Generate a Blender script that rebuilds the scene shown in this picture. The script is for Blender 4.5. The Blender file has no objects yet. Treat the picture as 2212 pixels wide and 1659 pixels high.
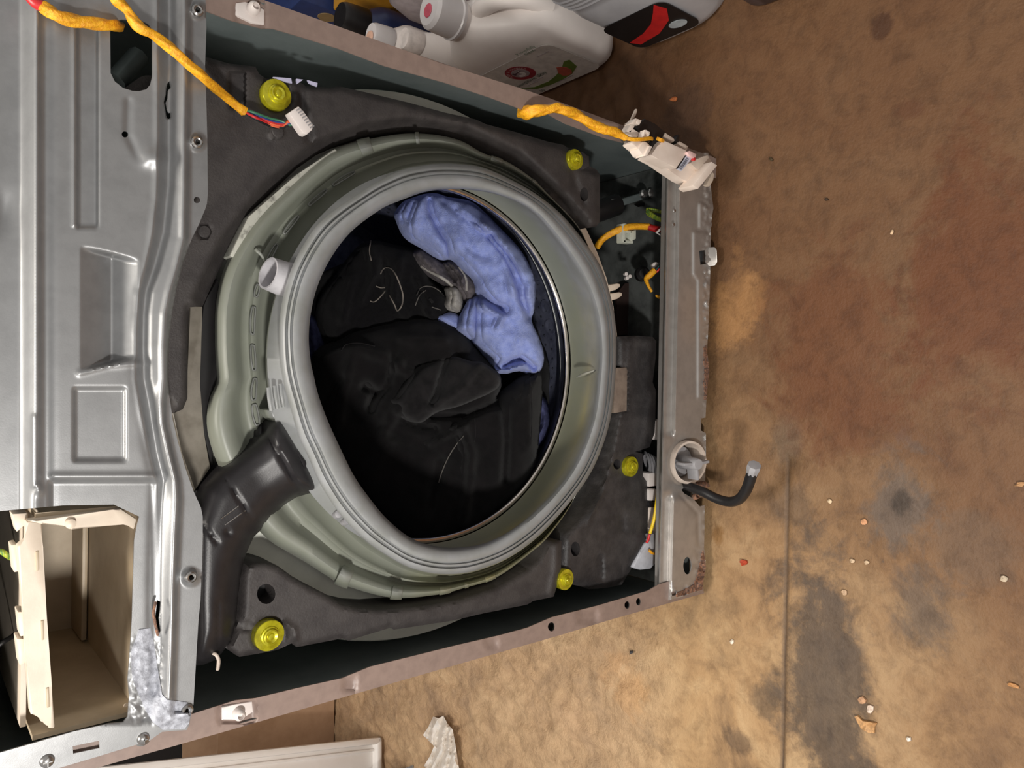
import bpy, bmesh, math, random
import numpy as np
from mathutils import Vector, Matrix, noise, geometry

random.seed(7)
SC = bpy.context.scene
COL = SC.collection
PI = math.pi

# ------------------------------------------------------------------ camera
CX, CY, CZ, TH, RO, YA = -0.01273516, -0.69543695, 0.9893191, 0.69421924, -0.01201597, -0.00708468
FPX = 1600.0
Cw = np.array([CX, CY, CZ])
Fw = np.array([math.sin(YA)*math.cos(TH), math.cos(YA)*math.cos(TH), -math.sin(TH)])
Rw = np.array([math.cos(YA), -math.sin(YA), 0.0])
Uw = np.cross(Rw, Fw)
IX = -Uw*math.cos(RO) - Rw*math.sin(RO)
IY = -Rw*math.cos(RO) + Uw*math.sin(RO)
cam = bpy.data.cameras.new('camera')
cam.sensor_fit = 'HORIZONTAL'
cam.sensor_width = 36.0
cam.lens = 36.0*FPX/2212.0
cam.clip_start = 0.02
co = bpy.data.objects.new('camera', cam)
COL.objects.link(co)
m = Matrix.Identity(4)
for i in range(3):
    m[i][0] = IX[i]; m[i][1] = -IY[i]; m[i][2] = -Fw[i]; m[i][3] = Cw[i]
co.matrix_world = m
SC.camera = co

# ------------------------------------------------------------------ world, lamps, exposure
W = bpy.data.worlds.new('world')
SC.world = W
W.use_nodes = True
bg = W.node_tree.nodes['Background']
bg.inputs[0].default_value = (1.0, 0.96, 0.92, 1)
bg.inputs[1].default_value = 0.50

def lamp(name, kind, loc, target, power, color, **kw):
    l = bpy.data.lights.new(name, kind)
    l.energy = power; l.color = color
    for k, v in kw.items(): setattr(l, k, v)
    o = bpy.data.objects.new(name, l)
    COL.objects.link(o)
    o.location = loc
    d = Vector(target)-Vector(loc)
    o.rotation_euler = d.to_track_quat('-Z', 'Y').to_euler()
    return o
# the hand-held work light to the left of the camera
lamp('work_light', 'SPOT', (-0.52, -0.88, 0.98), (-0.02, 0.05, 0.34), 39.0, (1.0, 0.96, 0.91),
     shadow_soft_size=0.045, spot_size=math.radians(120), spot_blend=0.9)
# added overhead fill light, no such source seen
lamp('ceiling_fill', 'AREA', (-0.2, -0.15, 2.35), (0.0, 0.1, 0.0), 34.0, (1.0, 0.93, 0.84), size=0.5)

vs = SC.view_settings
SC.display_settings.display_device = 'sRGB'
vs.view_transform = 'Standard'
vs.look = 'None'
vs.exposure = 0.0
vs.gamma = 1.0
vs.use_curve_mapping = False

# ------------------------------------------------------------------ pixel -> world
def ray(px, py):
    return Fw + (px-1106.0)/FPX*IX + (py-829.5)/FPX*IY
def PY(px, py, Y):
    r = ray(px, py); return Cw + r*((Y-Cw[1])/r[1])
def PZ(px, py, Z):
    r = ray(px, py); return Cw + r*((Z-Cw[2])/r[2])
def PX(px, py, X):
    r = ray(px, py); return Cw + r*((X-Cw[0])/r[0])
def PYn(P, Y):
    P = np.asarray(P, float)
    r = Fw[None] + ((P[:, 0]-1106.0)/FPX)[:, None]*IX[None] + ((P[:, 1]-829.5)/FPX)[:, None]*IY[None]
    t = (np.asarray(Y)-Cw[1])/r[:, 1]
    return Cw[None] + r*t[:, None]
def V(p): return Vector((float(p[0]), float(p[1]), float(p[2])))

# ------------------------------------------------------------------ materials
def lin(c):
    return tuple(((v/255.0)/12.92 if v/255.0 <= 0.04045 else ((v/255.0+0.055)/1.055)**2.4) for v in c)+(1.0,)
class NT:
    def __init__(s, name):
        s.m = bpy.data.materials.new(name); s.m.use_nodes = True
        s.t = s.m.node_tree; s.b = s.t.nodes['Principled BSDF']
    def n(s, kind, **kw):
        x = s.t.nodes.new(kind)
        for k, v in kw.items(): setattr(x, k, v)
        return x
    def l(s, a, b): s.t.links.new(a, b)
    def pos(s, scale=(1, 1, 1)):
        g = s.n('ShaderNodeNewGeometry'); mp = s.n('ShaderNodeMapping')
        mp.inputs['Scale'].default_value = scale
        s.l(g.outputs['Position'], mp.inputs['Vector']); return mp.outputs[0]
    def noise(s, vec, scale, detail=4, rough=0.55, dist=0.0):
        x = s.n('ShaderNodeTexNoise')
        x.inputs['Scale'].default_value = scale; x.inputs['Detail'].default_value = detail
        x.inputs['Roughness'].default_value = rough; x.inputs['Distortion'].default_value = dist
        s.l(vec, x.inputs['Vector']); return x.outputs['Fac']
    def ramp(s, fac, stops):
        r = s.n('ShaderNodeValToRGB'); e = r.color_ramp.elements
        while len(e) < len(stops): e.new(0.5)
        for i, (p, c) in enumerate(stops):
            e[i].position = p; e[i].color = c if len(c) == 4 else tuple(c)+(1,)
        s.l(fac, r.inputs[0]); return r.outputs[0]
    def mix(s, fac, a, b, mode='MIX'):
        x = s.n('ShaderNodeMix', data_type='RGBA', blend_type=mode)
        for sock, v in ((x.inputs[0], fac), (x.inputs[6], a), (x.inputs[7], b)):
            if hasattr(v, 'links'): s.l(v, sock)
            else: sock.default_value = v
        return x.outputs[2]
    def math(s, op, a, b=0.0, clamp=False):
        x = s.n('ShaderNodeMath', operation=op); x.use_clamp = clamp
        for sock, v in ((x.inputs[0], a), (x.inputs[1], b)):
            if hasattr(v, 'links'): s.l(v, sock)
            else: sock.default_value = v
        return x.outputs[0]
    def bump(s, h, strength, dist=0.002):
        x = s.n('ShaderNodeBump'); x.inputs['Strength'].default_value = strength
        x.inputs['Distance'].default_value = dist
        s.l(h, x.inputs['Height']); s.l(x.outputs[0], s.b.inputs['Normal'])
def mat(name, c, rough=0.5, metal=0.0, c2=None, ns=60, lo=0.4, hi=0.65, bump=0.0, bs=300, bd=0.001, spec=0.5, stretch=(1, 1, 1), rvar=0.0, trans=0.0, coat=0.0, sheen=0.0):
    t = NT(name); b = t.b
    b.inputs['Roughness'].default_value = rough; b.inputs['Metallic'].default_value = metal
    b.inputs['Specular IOR Level'].default_value = spec
    if trans: b.inputs['Transmission Weight'].default_value = trans
    if coat: b.inputs['Coat Weight'].default_value = coat
    if sheen:
        b.inputs['Sheen Weight'].default_value = sheen; b.inputs['Sheen Roughness'].default_value = 0.6
    v = t.pos(stretch)
    if c2 is None: c2 = tuple(max(0, x*0.9) for x in c)
    f = t.noise(v, ns, 5, 0.6)
    t.l(t.ramp(f, [(lo, lin(c)), (hi, lin(c2))]), b.inputs['Base Color'])
    if rvar:
        r = t.math('MULTIPLY_ADD', f, rvar); t.t.nodes[-1].inputs[2].default_value = rough-rvar*0.5
        t.l(r, b.inputs['Roughness'])
    if bump: t.bump(t.noise(v, bs, 3, 0.6), bump, bd)
    return t.m

M = {}
M['galv'] = mat('galvanised_steel', (147, 148, 149), 0.42, 0.6, (138, 139, 140), 60, bump=0.10, bs=900, bd=0.0004, rvar=0.08)
M['galv2'] = mat('rail_steel', (172, 168, 164), 0.36, 0.6, (162, 158, 154), 60, bump=0.08, bs=900, bd=0.0004, rvar=0.08)
M['scuff'] = mat('scuffed_zinc', (180, 183, 192), 0.6, 0.15, (136, 138, 146), 160, 0.35, 0.65, bump=0.5, bs=200, bd=0.002)
M['brown'] = mat('taupe_paint', (140, 121, 112), 0.42, 0.0, (130, 112, 104), 80, bump=0.08, bs=900, bd=0.0004)
M['inner'] = mat('cabinet_primer', (112, 121, 121), 0.34, 0.2, (98, 107, 107), 14, bump=0.05, bs=300, rvar=0.15)
M['pan'] = mat('base_pan_steel', (118, 122, 120), 0.4, 0.4, (70, 73, 72), 20, bump=0.1, bs=250)
M['weight'] = mat('dark_weight_plastic', (62, 58, 57), 0.62, 0.0, (50, 46, 46), 45, bump=0.35, bs=420, bd=0.0012)
M['weight2'] = mat('scuffed_weight_plastic', (64, 61, 61), 0.55, 0.0, (44, 42, 43), 38, 0.35, 0.62, bump=0.4, bs=300, bd=0.0015)
M['duct'] = mat('black_duct_rubber', (36, 34, 36), 0.42, 0.0, (30, 28, 30), 60, bump=0.15, bs=600, bd=0.0006)
M['tub'] = mat('tub_plastic', (226, 228, 218), 0.45, 0.0, (212, 214, 204), 18, bump=0.03, bs=200)
M['tubdark'] = mat('tub_front_plastic', (160, 162, 152), 0.45, 0.0, (134, 136, 128), 14, bump=0.03, bs=200)
M['cream'] = mat('cream_plastic', (216, 202, 184), 0.45, 0.0, (205, 190, 172), 30, bump=0.05, bs=500)
M['creamin'] = mat('drawer_inside_plastic', (188, 172, 148), 0.45, 0.0, (172, 155, 130), 20, bump=0.05, bs=500)
M['white'] = mat('white_plastic', (226, 218, 214), 0.4, 0.0, (214, 205, 200), 25)
M['lockw'] = mat('door_lock_plastic', (238, 224, 212), 0.42, 0.0, (228, 212, 198), 25)
M['lockb'] = mat('door_lock_beige', (206, 192, 178), 0.45, 0.0, (196, 180, 166), 25)
M['black'] = mat('black_plastic', (26, 24, 25), 0.4, 0.0, (20, 19, 20), 40)
M['hose'] = mat('black_hose_rubber', (24, 23, 25), 0.45, 0.0, (19, 18, 20), 80, bump=0.2, bs=900, bd=0.0004)
M['grey'] = mat('grey_plastic', (150, 149, 152), 0.45, 0.0, (140, 139, 142), 40)
M['ring'] = mat('filter_ring_plastic', (205, 192, 180), 0.45, 0.0, (186, 172, 160), 40)
M['yellow'] = mat('yellow_chromate', (206, 200, 40), 0.25, 0.55, (168, 160, 24), 120, coat=0.5)
M['ytape'] = mat('yellow_tape', (240, 176, 32), 0.5, 0.0, (214, 140, 18), 260, bump=0.6, bs=500, bd=0.0015)
M['red'] = mat('red_wire', (200, 40, 44), 0.4)
M['orange'] = mat('orange_wire', (228, 104, 66), 0.4)
M['green'] = mat('green_wire', (60, 120, 90), 0.4)
M['bluew'] = mat('blue_wire', (50, 66, 130), 0.4)
M['blackw'] = mat('black_wire', (24, 24, 26), 0.4)
M['ygreen'] = mat('earth_wire', (170, 180, 60), 0.45, 0.0, (90, 130, 60), 160, 0.45, 0.55, stretch=(1, 1, 6))
M['towel'] = mat('blue_terry', (158, 172, 230), 0.95, 0.0, (132, 148, 216), 150, 0.35, 0.7, bump=0.9, bs=800, bd=0.002, spec=0.1, sheen=0.25)
M['jean'] = mat('black_denim', (18, 17, 19), 0.95, 0.0, (13, 12, 14), 200, bump=0.5, bs=1200, bd=0.001, spec=0.1, sheen=0.05)
M['jean2'] = mat('faded_black_denim', (33, 31, 32), 0.95, 0.0, (20, 19, 20), 60, bump=0.5, bs=1200, bd=0.001, spec=0.1, sheen=0.08)
M['jean3'] = mat('washed_black_cotton', (22, 20, 21), 0.95, 0.0, (15, 14, 15), 40, bump=0.5, bs=1000, bd=0.001, spec=0.1, sheen=0.06)
M['greycl'] = mat('grey_knit', (104, 98, 100), 0.95, 0.0, (78, 74, 76), 120, bump=0.5, bs=1000, bd=0.001, spec=0.1)
M['palecl'] = mat('pale_grey_knit', (168, 164, 158), 0.95, 0.0, (140, 136, 130), 120, bump=0.5, bs=1000, bd=0.001, spec=0.1)
M['navy'] = mat('slate_cloth', (74, 78, 112), 0.95, 0.0, (56, 58, 88), 120, bump=0.4, bs=900, bd=0.001, spec=0.1)
M['seam'] = mat('seam_thread', (92, 88, 84), 0.9)
M['fray'] = mat('frayed_thread', (128, 120, 112), 0.9)
M['steel'] = mat('drum_steel', (120, 124, 140), 0.28, 0.9, (96, 100, 118), 40)
M['drumin'] = mat('drum_wall_steel', (122, 126, 148), 0.40, 0.65, (92, 96, 120), 60, bump=0.25, bs=120, bd=0.002)
M['rim'] = mat('bright_steel', (222, 214, 206), 0.16, 1.0)
M['screw'] = mat('screw_zinc', (170, 168, 166), 0.25, 0.9)
M['rust'] = mat('rusty_steel', (150, 108, 84), 0.75, 0.1, (92, 74, 66), 260, 0.35, 0.6, bump=0.8, bs=300, bd=0.002)
M['dark'] = mat('dark_opening', (22, 18, 17), 0.8)
M['cable'] = mat('pale_cable', (150, 150, 146), 0.5)

# ------------------------------------------------------------------ object helpers
def tag(o, label=None, cat=None, group=None, kind=None):
    if label: o['label'] = label
    if cat: o['category'] = cat
    if group: o['group'] = group
    if kind: o['kind'] = kind
    return o
def link(o, parent=None):
    COL.objects.link(o)
    if parent is not None:
        o.parent = parent
        if parent.type == 'EMPTY':
            o.matrix_parent_inverse = Matrix.Translation(-parent.location)
    return o
def thing(name, loc, label, cat, group=None):
    o = bpy.data.objects.new(name, None)
    o.empty_display_size = 0.02
    o.location = loc
    COL.objects.link(o)
    return tag(o, label, cat, group)
def from_bm(name, bm, material, parent=None, smooth=40, label=None):
    me = bpy.data.meshes.new(name)
    bmesh.ops.recalc_face_normals(bm, faces=bm.faces)
    bm.to_mesh(me); bm.free()
    return finish(name, me, material, parent, smooth, label)
def finish(name, me, material, parent=None, smooth=40, label=None):
    me.materials.append(M[material] if isinstance(material, str) else material)
    if smooth:
        me.shade_smooth()
        me.set_sharp_from_angle(angle=math.radians(smooth))
    o = bpy.data.objects.new(name, me)
    link(o, parent)
    if label: o['label'] = label
    return o
def from_py(name, verts, faces, material, parent=None, smooth=40, label=None, fix=True):
    me = bpy.data.meshes.new(name)
    me.from_pydata([tuple(map(float, v)) for v in verts], [], faces)
    if fix:
        bm = bmesh.new(); bm.from_mesh(me)
        bmesh.ops.recalc_face_normals(bm, faces=bm.faces)
        bm.to_mesh(me); bm.free()
    me.update()
    return finish(name, me, material, parent, smooth, label)
def settle(o):
    """put a one-mesh thing's origin at its base"""
    vs_ = o.data.vertices
    c = Vector((sum(v.co.x for v in vs_)/len(vs_), sum(v.co.y for v in vs_)/len(vs_), min(v.co.z for v in vs_)))
    o.data.transform(Matrix.Translation(-c)); o.location = c
    return o

def catmull(P, n, closed=False):
    P = [np.asarray(p, float) for p in P]
    out = []
    k = len(P)
    segs = k if closed else k-1
    for i in range(segs):
        if closed: a, b, c, d = P[(i-1) % k], P[i], P[(i+1) % k], P[(i+2) % k]
        else: a, b, c, d = P[max(i-1, 0)], P[i], P[i+1], P[min(i+2, k-1)]
        for j in range(n):
            t = j/n
            out.append(0.5*((2*b)+(-a+c)*t+(2*a-5*b+4*c-d)*t*t+(-a+3*b-3*c+d)*t**3))
    if not closed: out.append(P[-1])
    return out

def add_tube(bm, pts, rad, n=8, caps=True, twist=None):
    pts = [V(p) for p in pts]
    rads = rad if isinstance(rad, (list, tuple)) else [rad]*len(pts)
    up = None; prev = None
    for i, p in enumerate(pts):
        t = (pts[min(i+1, len(pts)-1)]-pts[max(i-1, 0)]).normalized()
        if up is None:
            up = t.orthogonal().normalized()
        up = (up - t*up.dot(t)).normalized()
        s = t.cross(up)
        w_ = [1.0 if twist is None else 1.0+twist[0]*math.cos(twist[1]*(2*PI*k/n)+i*twist[2]) for k in range(n)]
        ring = [bm.verts.new(p+(up*math.cos(2*PI*k/n)+s*math.sin(2*PI*k/n))*rads[i]*w_[k]) for k in range(n)]
        if prev:
            for k in range(n): bm.faces.new((prev[k], prev[(k+1) % n], ring[(k+1) % n], ring[k]))
        elif caps: bm.faces.new(ring[::-1])
        prev = ring
    if caps: bm.faces.new(prev)
def tube(name, pts, rad, material, parent=None, n=8, spl=6, label=None, twist=None):
    if spl:
        if isinstance(rad, (list, tuple)):
            rr = [float(x[0]) for x in catmull([[r] for r in rad], spl)]
        else: rr = rad
        pts = catmull(pts, spl); rad = rr
    bm = bmesh.new(); add_tube(bm, pts, rad, n, True, twist)
    return from_bm(name, bm, material, parent, 60, label)
def add_lathe(bm, base, axis, prof, n=32, closed=False):
    """prof: (radius, height along axis)"""
    axis = V(axis).normalized(); base = V(base)
    u = axis.orthogonal().normalized(); w = axis.cross(u)
    rings = []
    for r, h in prof:
        if r < 1e-6: rings.append([bm.verts.new(base+axis*h)])
        else: rings.append([bm.verts.new(base+axis*h+(u*math.cos(2*PI*k/n)+w*math.sin(2*PI*k/n))*r) for k in range(n)])
    pairs = list(zip(rings[:-1], rings[1:]))
    if closed: pairs.append((rings[-1], rings[0]))
    for a, b in pairs:
        for k in range(n):
            k2 = (k+1) % n
            if len(a) == 1 and len(b) == 1: continue
            if len(a) == 1: bm.faces.new((a[0], b[k2], b[k]))
            elif len(b) == 1: bm.faces.new((a[k], a[k2], b[0]))
            else: bm.faces.new((a[k], a[k2], b[k2], b[k]))
def lathe(name, base, axis, prof, material, parent=None, n=32, closed=False, label=None, smooth=35):
    bm = bmesh.new(); add_lathe(bm, base, axis, prof, n, closed)
    return from_bm(name, bm, material, parent, smooth, label)
def add_box(bm, c, s, rot=None, bev=0.0):
    r = bmesh.ops.create_cube(bm, size=1.0)
    vs_ = r['verts']
    mt = Matrix.Translation(V(c)) @ (rot.to_4x4() if rot else Matrix.Identity(4)) @ Matrix.Diagonal((s[0], s[1], s[2], 1))
    bmesh.ops.transform(bm, matrix=mt, verts=vs_)
    if bev:
        es = list({e for v in vs_ for e in v.link_edges})
        bmesh.ops.bevel(bm, geom=es, offset=bev, segments=2, affect='EDGES', profile=0.5)
def box(name, c, s, material, parent=None, rot=None, bev=0.0, label=None):
    bm = bmesh.new(); add_box(bm, c, s, rot, bev)
    return from_bm(name, bm, material, parent, 35, label)
def add_prism(bm, px, Y, thick, bev=0.0):
    """px outline standing at depth Y (one value or one per corner), extruded straight back"""
    n = len(px)
    Ys = Y if isinstance(Y, (list, tuple)) else [Y]*n
    f = [PY(p[0], p[1], y) for p, y in zip(px, Ys)]
    a = [bm.verts.new(V(p)) for p in f]
    b = [bm.verts.new(V(p)+Vector((0, thick, 0))) for p in f]
    fs = [bm.faces.new(a), bm.faces.new(b[::-1])]
    for i in range(n):
        fs.append(bm.faces.new((a[i], b[i], b[(i+1) % n], a[(i+1) % n])))
    if bev:
        es = [e for e in fs[0].edges]
        es += [e for v in a for e in v.link_edges if e not in es]
        bmesh.ops.bevel(bm, geom=es, offset=bev, segments=2, affect='EDGES', profile=0.5)
def prism(name, px, Y, thick, material, parent=None, bev=0.0, label=None):
    bm = bmesh.new(); add_prism(bm, px, Y, thick, bev)
    return from_bm(name, bm, material, parent, 35, label)

# ---- distance helpers in outline space
def dpoly(X, Y, poly, closed=False):
    P = np.asarray(poly, float)
    best = np.full(X.shape, 1e9)
    k = len(P)
    for i in range(k if closed else k-1):
        a, b = P[i], P[(i+1) % k]
        d = b-a; L = d@d+1e-12
        t = np.clip(((X-a[0])*d[0]+(Y-a[1])*d[1])/L, 0, 1)
        best = np.minimum(best, np.hypot(X-a[0]-t*d[0], Y-a[1]-t*d[1]))
    return best
def inside(X, Y, poly):
    P = np.asarray(poly, float); r = np.zeros(X.shape, bool); k = len(P)
    for i in range(k):
        x1, y1 = P[i]; x2, y2 = P[(i+1) % k]
        c = ((y1 > Y) != (y2 > Y)) & (X < (x2-x1)*(Y-y1)/(y2-y1+1e-12)+x1)
        r ^= c
    return r
def sstep(a, b, x):
    t = np.clip((x-a)/(b-a), 0, 1); return t*t*(3-2*t)
def circ(x, y, rx, ry=None, n=16, rot=0.0):
    ry = ry or rx
    c, s = math.cos(rot), math.sin(rot)
    return [(x+rx*math.cos(2*PI*k/n)*c-ry*math.sin(2*PI*k/n)*s, y+rx*math.cos(2*PI*k/n)*s+ry*math.sin(2*PI*k/n)*c) for k in range(n)]
def densify(poly, step):
    out = []
    k = len(poly)
    for i in range(k):
        a = np.asarray(poly[i], float); b = np.asarray(poly[(i+1) % k], float)
        n = max(1, int(np.hypot(*(b-a))/step))
        for j in range(n): out.append(tuple(a+(b-a)*j/n))
    return out

def sheet(name, outline, fn, thick, material, parent=None, holes=(), step=8, label=None, smooth=50, extra=()):
    """a pressed / moulded / draped sheet: outline, depth function fn(px, py) -> Y, real thickness"""
    outline = densify(outline, step)
    holes = [densify(h, max(2.5, step*0.5)) for h in holes]
    o = np.array(outline)
    x0, y0 = o.min(0); x1, y1 = o.max(0)
    gx, gy = np.meshgrid(np.arange(x0, x1, step), np.arange(y0, y1, step))
    gx = gx+(np.arange(gx.shape[0]) % 2)[:, None]*step*0.5
    gx = gx.ravel(); gy = gy.ravel()
    keep = inside(gx, gy, outline) & (dpoly(gx, gy, outline, True) > step*0.55)
    for h in holes:
        keep &= ~inside(gx, gy, h) & (dpoly(gx, gy, h, True) > step*0.45)
    for ex in extra: keep &= dpoly(gx, gy, ex) > step*0.75
    pts = list(outline); edges = [(i, (i+1) % len(outline)) for i in range(len(outline))]
    for h in holes:
        k = len(pts); pts += h; edges += [(k+i, k+(i+1) % len(h)) for i in range(len(h))]
    pts += list(zip(gx[keep], gy[keep]))
    for ex in extra: pts += list(ex)
    vo, eo, fo, ov, oe, of = geometry.delaunay_2d_cdt([Vector((float(a), float(b))) for a, b in pts], edges, [], 0, 1e-4)
    P = np.array([(v.x, v.y) for v in vo])
    F = np.array(fo)
    cen = P[F].mean(1)
    k = inside(cen[:, 0], cen[:, 1], outline)
    for h in holes: k &= ~inside(cen[:, 0], cen[:, 1], h)
    F = F[k]
    used = np.unique(F); remap = np.full(len(P), -1); remap[used] = np.arange(len(used))
    P = P[used]; F = remap[F]
    Yv = fn(P[:, 0], P[:, 1])
    front = PYn(P, Yv)
    th = thick(P[:, 0], P[:, 1]) if callable(thick) else np.full(len(P), thick)
    back = front.copy(); back[:, 1] += th
    n = len(P)
    faces = [tuple(f) for f in F.tolist()]
    cnt = {}
    for f in faces:
        for a, b in ((f[0], f[1]), (f[1], f[2]), (f[2], f[0])): cnt[(a, b)] = 1
    rim = [(a, b) for (a, b) in cnt if (b, a) not in cnt]
    allf = faces + [(f[2]+n, f[1]+n, f[0]+n) for f in faces] + [(b, a, a+n, b+n) for a, b in rim]
    return from_py(name, np.vstack([front, back]), allf, material, parent, smooth, label)

def const(v): return lambda x, y: np.full(x.shape, float(v))
def fbm(x, y, s, seed=0.0, o=3):
    return np.array([noise.fractal((a*s+seed, b*s-seed, seed), 1.0, 2.0, o) for a, b in zip(x, y)])

def PROJ(p):
    d = np.asarray(p, float)-Cw; z = d@Fw
    return (1106.0+FPX*(d@IX)/z, 829.5+FPX*(d@IY)/z)

# ================================================================== the setting
# floor: worn stained concrete, rough broken patch at the left of the washer, one joint
def axis_lines(a, b, fa, fb, fine, coarse):
    L = list(np.arange(a, fa, coarse))+list(np.arange(fa, fb, fine))+list(np.arange(fb, b+1e-6, coarse))
    return sorted(set(round(float(x), 5) for x in L))
def build_floor():
    xs = axis_lines(-3.0, 3.0, -1.15, 0.85, 0.0055, 0.25)
    ys = axis_lines(-2.0, 2.6, -0.5, 1.35, 0.0055, 0.25)
    JY = -0.132
    ys = sorted(y for y in ys if abs(y-JY) > 0.006)+[JY-0.0035, JY-0.0015, JY+0.0015, JY+0.0035]
    ys.sort()
    nx, ny = len(xs), len(ys)
    vs_ = []
    for y in ys:
        for x in xs:
            z = 0.0
            if -1.2 < x < 0.9 and -0.55 < y < 1.4:
                wgt = max(0.0, min(1.0, (-0.36-x+0.10*noise.noise((x*5, y*5, 2.0)))*5.0))*max(0.0, min(1.0, (y-0.03+0.08*noise.noise((x*6, y*6, 7.0)))*7.0))
                z += wgt*(0.008*noise.fractal((x*26, y*16, 0.3), 0.8, 2.0, 5)-0.004)
                w2 = max(0.0, min(1.0, (x-0.36)*9.0))*max(0.0, min(1.0, (y-0.02)*9.0))
                z += w2*0.004*(noise.fractal((x*30, y*30, 4.3), 1.0, 2.0, 3)-0.3)
                z += 0.0008*noise.noise((x*14, y*14, 1.7))
                z = min(z, 0.004)
                if abs(y-JY) < 0.002 and x < -0.12: z -= 0.0016+0.001*noise.noise((x*40, 1.0, 0.0))
            vs_.append((x, y, z))
    fs = [(j*nx+i, j*nx+i+1, (j+1)*nx+i+1, (j+1)*nx+i) for j in range(ny-1) for i in range(nx-1)]
    t = NT('stained_concrete'); b = t.b
    p = t.pos()
    big = t.noise(p, 2.6, 6, 0.62, 0.5)
    mid = t.noise(p, 9.0, 6, 0.62, 0.6)
    fin = t.noise(p, 70.0, 5, 0.65)
    c = t.ramp(big, [(0.33, lin((134, 104, 74))), (0.47, lin((172, 138, 98))), (0.6, lin((200, 168, 124))), (0.75, lin((180, 146, 104)))])
    c2 = t.ramp(mid, [(0.36, lin((116, 94, 72))), (0.5, lin((178, 144, 104))), (0.68, lin((210, 180, 138)))])
    c = t.mix(0.55, c, c2)
    sep = t.n('ShaderNodeSeparateXYZ'); t.l(p, sep.inputs[0])
    # redder tone plus painted shadow and light falloff towards the right front
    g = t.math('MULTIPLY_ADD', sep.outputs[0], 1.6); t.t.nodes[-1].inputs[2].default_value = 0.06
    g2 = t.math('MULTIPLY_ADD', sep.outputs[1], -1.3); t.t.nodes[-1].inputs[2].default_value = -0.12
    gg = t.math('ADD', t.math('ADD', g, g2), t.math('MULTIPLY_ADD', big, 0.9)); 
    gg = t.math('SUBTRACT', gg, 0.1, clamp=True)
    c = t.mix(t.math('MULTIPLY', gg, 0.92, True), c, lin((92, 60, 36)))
    # stains, some of them shadows painted into the colour (px centre, radius px)
    def blob(px, py, rx, ry, col, amt, soft=0.35):
        nonlocal c
        ctr = PZ(px, py, 0); ex = PZ(px+rx, py, 0); ey = PZ(px, py+ry, 0)
        A = max(1e-4, float(np.linalg.norm(ey-ctr))); B = max(1e-4, float(np.linalg.norm(ex-ctr)))
        s = t.n('ShaderNodeMapping'); s.vector_type = 'POINT'
        s.inputs['Location'].default_value = (-ctr[0]/A, -ctr[1]/B, 0); s.inputs['Scale'].default_value = (1/A, 1/B, 0)
        t.l(p, s.inputs[0])
        ln = t.n('ShaderNodeVectorMath', operation='LENGTH'); t.l(s.outputs[0], ln.inputs[0])
        d = t.math('ADD', ln.outputs['Value'], t.math('MULTIPLY_ADD', mid, 2.4)); t.t.nodes[-2].inputs[2].default_value = -1.2
        d = t.math('ADD', d, t.math('MULTIPLY_ADD', fin, 0.9)); t.t.nodes[-2].inputs[2].default_value = -0.45
        f = t.ramp(d, [(0.0, (amt, amt, amt)), (0.55, (amt*0.9,)*3), (1.0, (0, 0, 0))])
        c = t.mix(f, c, lin(col))
    for q in [(1790, 1480, 150, 330, (74, 66, 60), 0.85), (1945, 1075, 95, 130, (92, 82, 74), 0.8), (1950, 1080, 28, 38, (58, 48, 40), 0.9),
              (1700, 950, 40, 60, (98, 82, 66), 0.7), (1720, 1090, 50, 50, (94, 76, 60), 0.6), (1990, 1330, 110, 120, (84, 74, 66), 0.7),
              (2100, 1180, 120, 90, (100, 82, 66), 0.5), (1600, 1600, 40, 30, (98, 80, 64), 0.7), (1650, 1520, 40, 45, (96, 80, 64), 0.7),
              (1905, 55, 26, 34, (62, 36, 20), 0.8), (1960, 240, 40, 30, (84, 50, 30), 0.6), (1480, 260, 70, 110, (84, 62, 48), 0.6),  # last entry paints the cast shadow of the door lock
              (1590, 660, 60, 130, (196, 146, 92), 0.42), (1585, 600, 26, 60, (110, 78, 50), 0.5), (1800, 760, 200, 260, (96, 54, 28), 0.6),  # last entry: reddish floor with the photographer's shadow painted in
              (2100, 600, 220, 330, (92, 50, 24), 0.75), (1350, 1480, 60, 70, (214, 160, 96), 0.5),  # the big reddish entry also holds part of that painted shadow
              (1230, 1560, 50, 60, (196, 160, 120), 0.5), (1550, 1155, 16, 26, (128, 92, 50), 0.8)]:
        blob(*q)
    rx = t.math('MULTIPLY_ADD', sep.outputs[0], -5.0); t.t.nodes[-1].inputs[2].default_value = -1.7
    rx = t.math('ADD', rx, t.math('MULTIPLY_ADD', big, 2.0), True); t.t.nodes[-2].inputs[2].default_value = -1.0
    ry = t.math('MULTIPLY_ADD', sep.outputs[1], 7.0, True); t.t.nodes[-1].inputs[2].default_value = -0.2
    c = t.mix(t.math('MULTIPLY', t.math('MULTIPLY', rx, ry), 0.32), c, lin((214, 182, 152)))
    jd = t.math('ABSOLUTE', t.math('ADD', sep.outputs[1], 0.132))
    jd = t.math('ADD', t.math('MULTIPLY', jd, -220.0), t.math('MULTIPLY_ADD', mid, 2.0)); t.t.nodes[-2].inputs[2].default_value = 0.15
    jx = t.math('MULTIPLY_ADD', sep.outputs[0], -20.0, True); t.t.nodes[-1].inputs[2].default_value = -2.0
    c = t.mix(t.math('MULTIPLY', t.math('MULTIPLY', jd, 0.8, True), jx), c, lin((86, 68, 52)))
    spk = t.ramp(t.noise(p, 34, 8, 0.72, 0.4), [(0.32, (0.45, 0.42, 0.40)), (0.55, (1, 1, 1))])
    c = t.mix(0.6, c, t.mix(1.0, c, spk, 'MULTIPLY'))
    agg = t.noise(p, 150, 4, 0.7)
    rgh = t.math('MULTIPLY', rx, ry)
    t.l(c, b.inputs['Base Color'])
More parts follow.
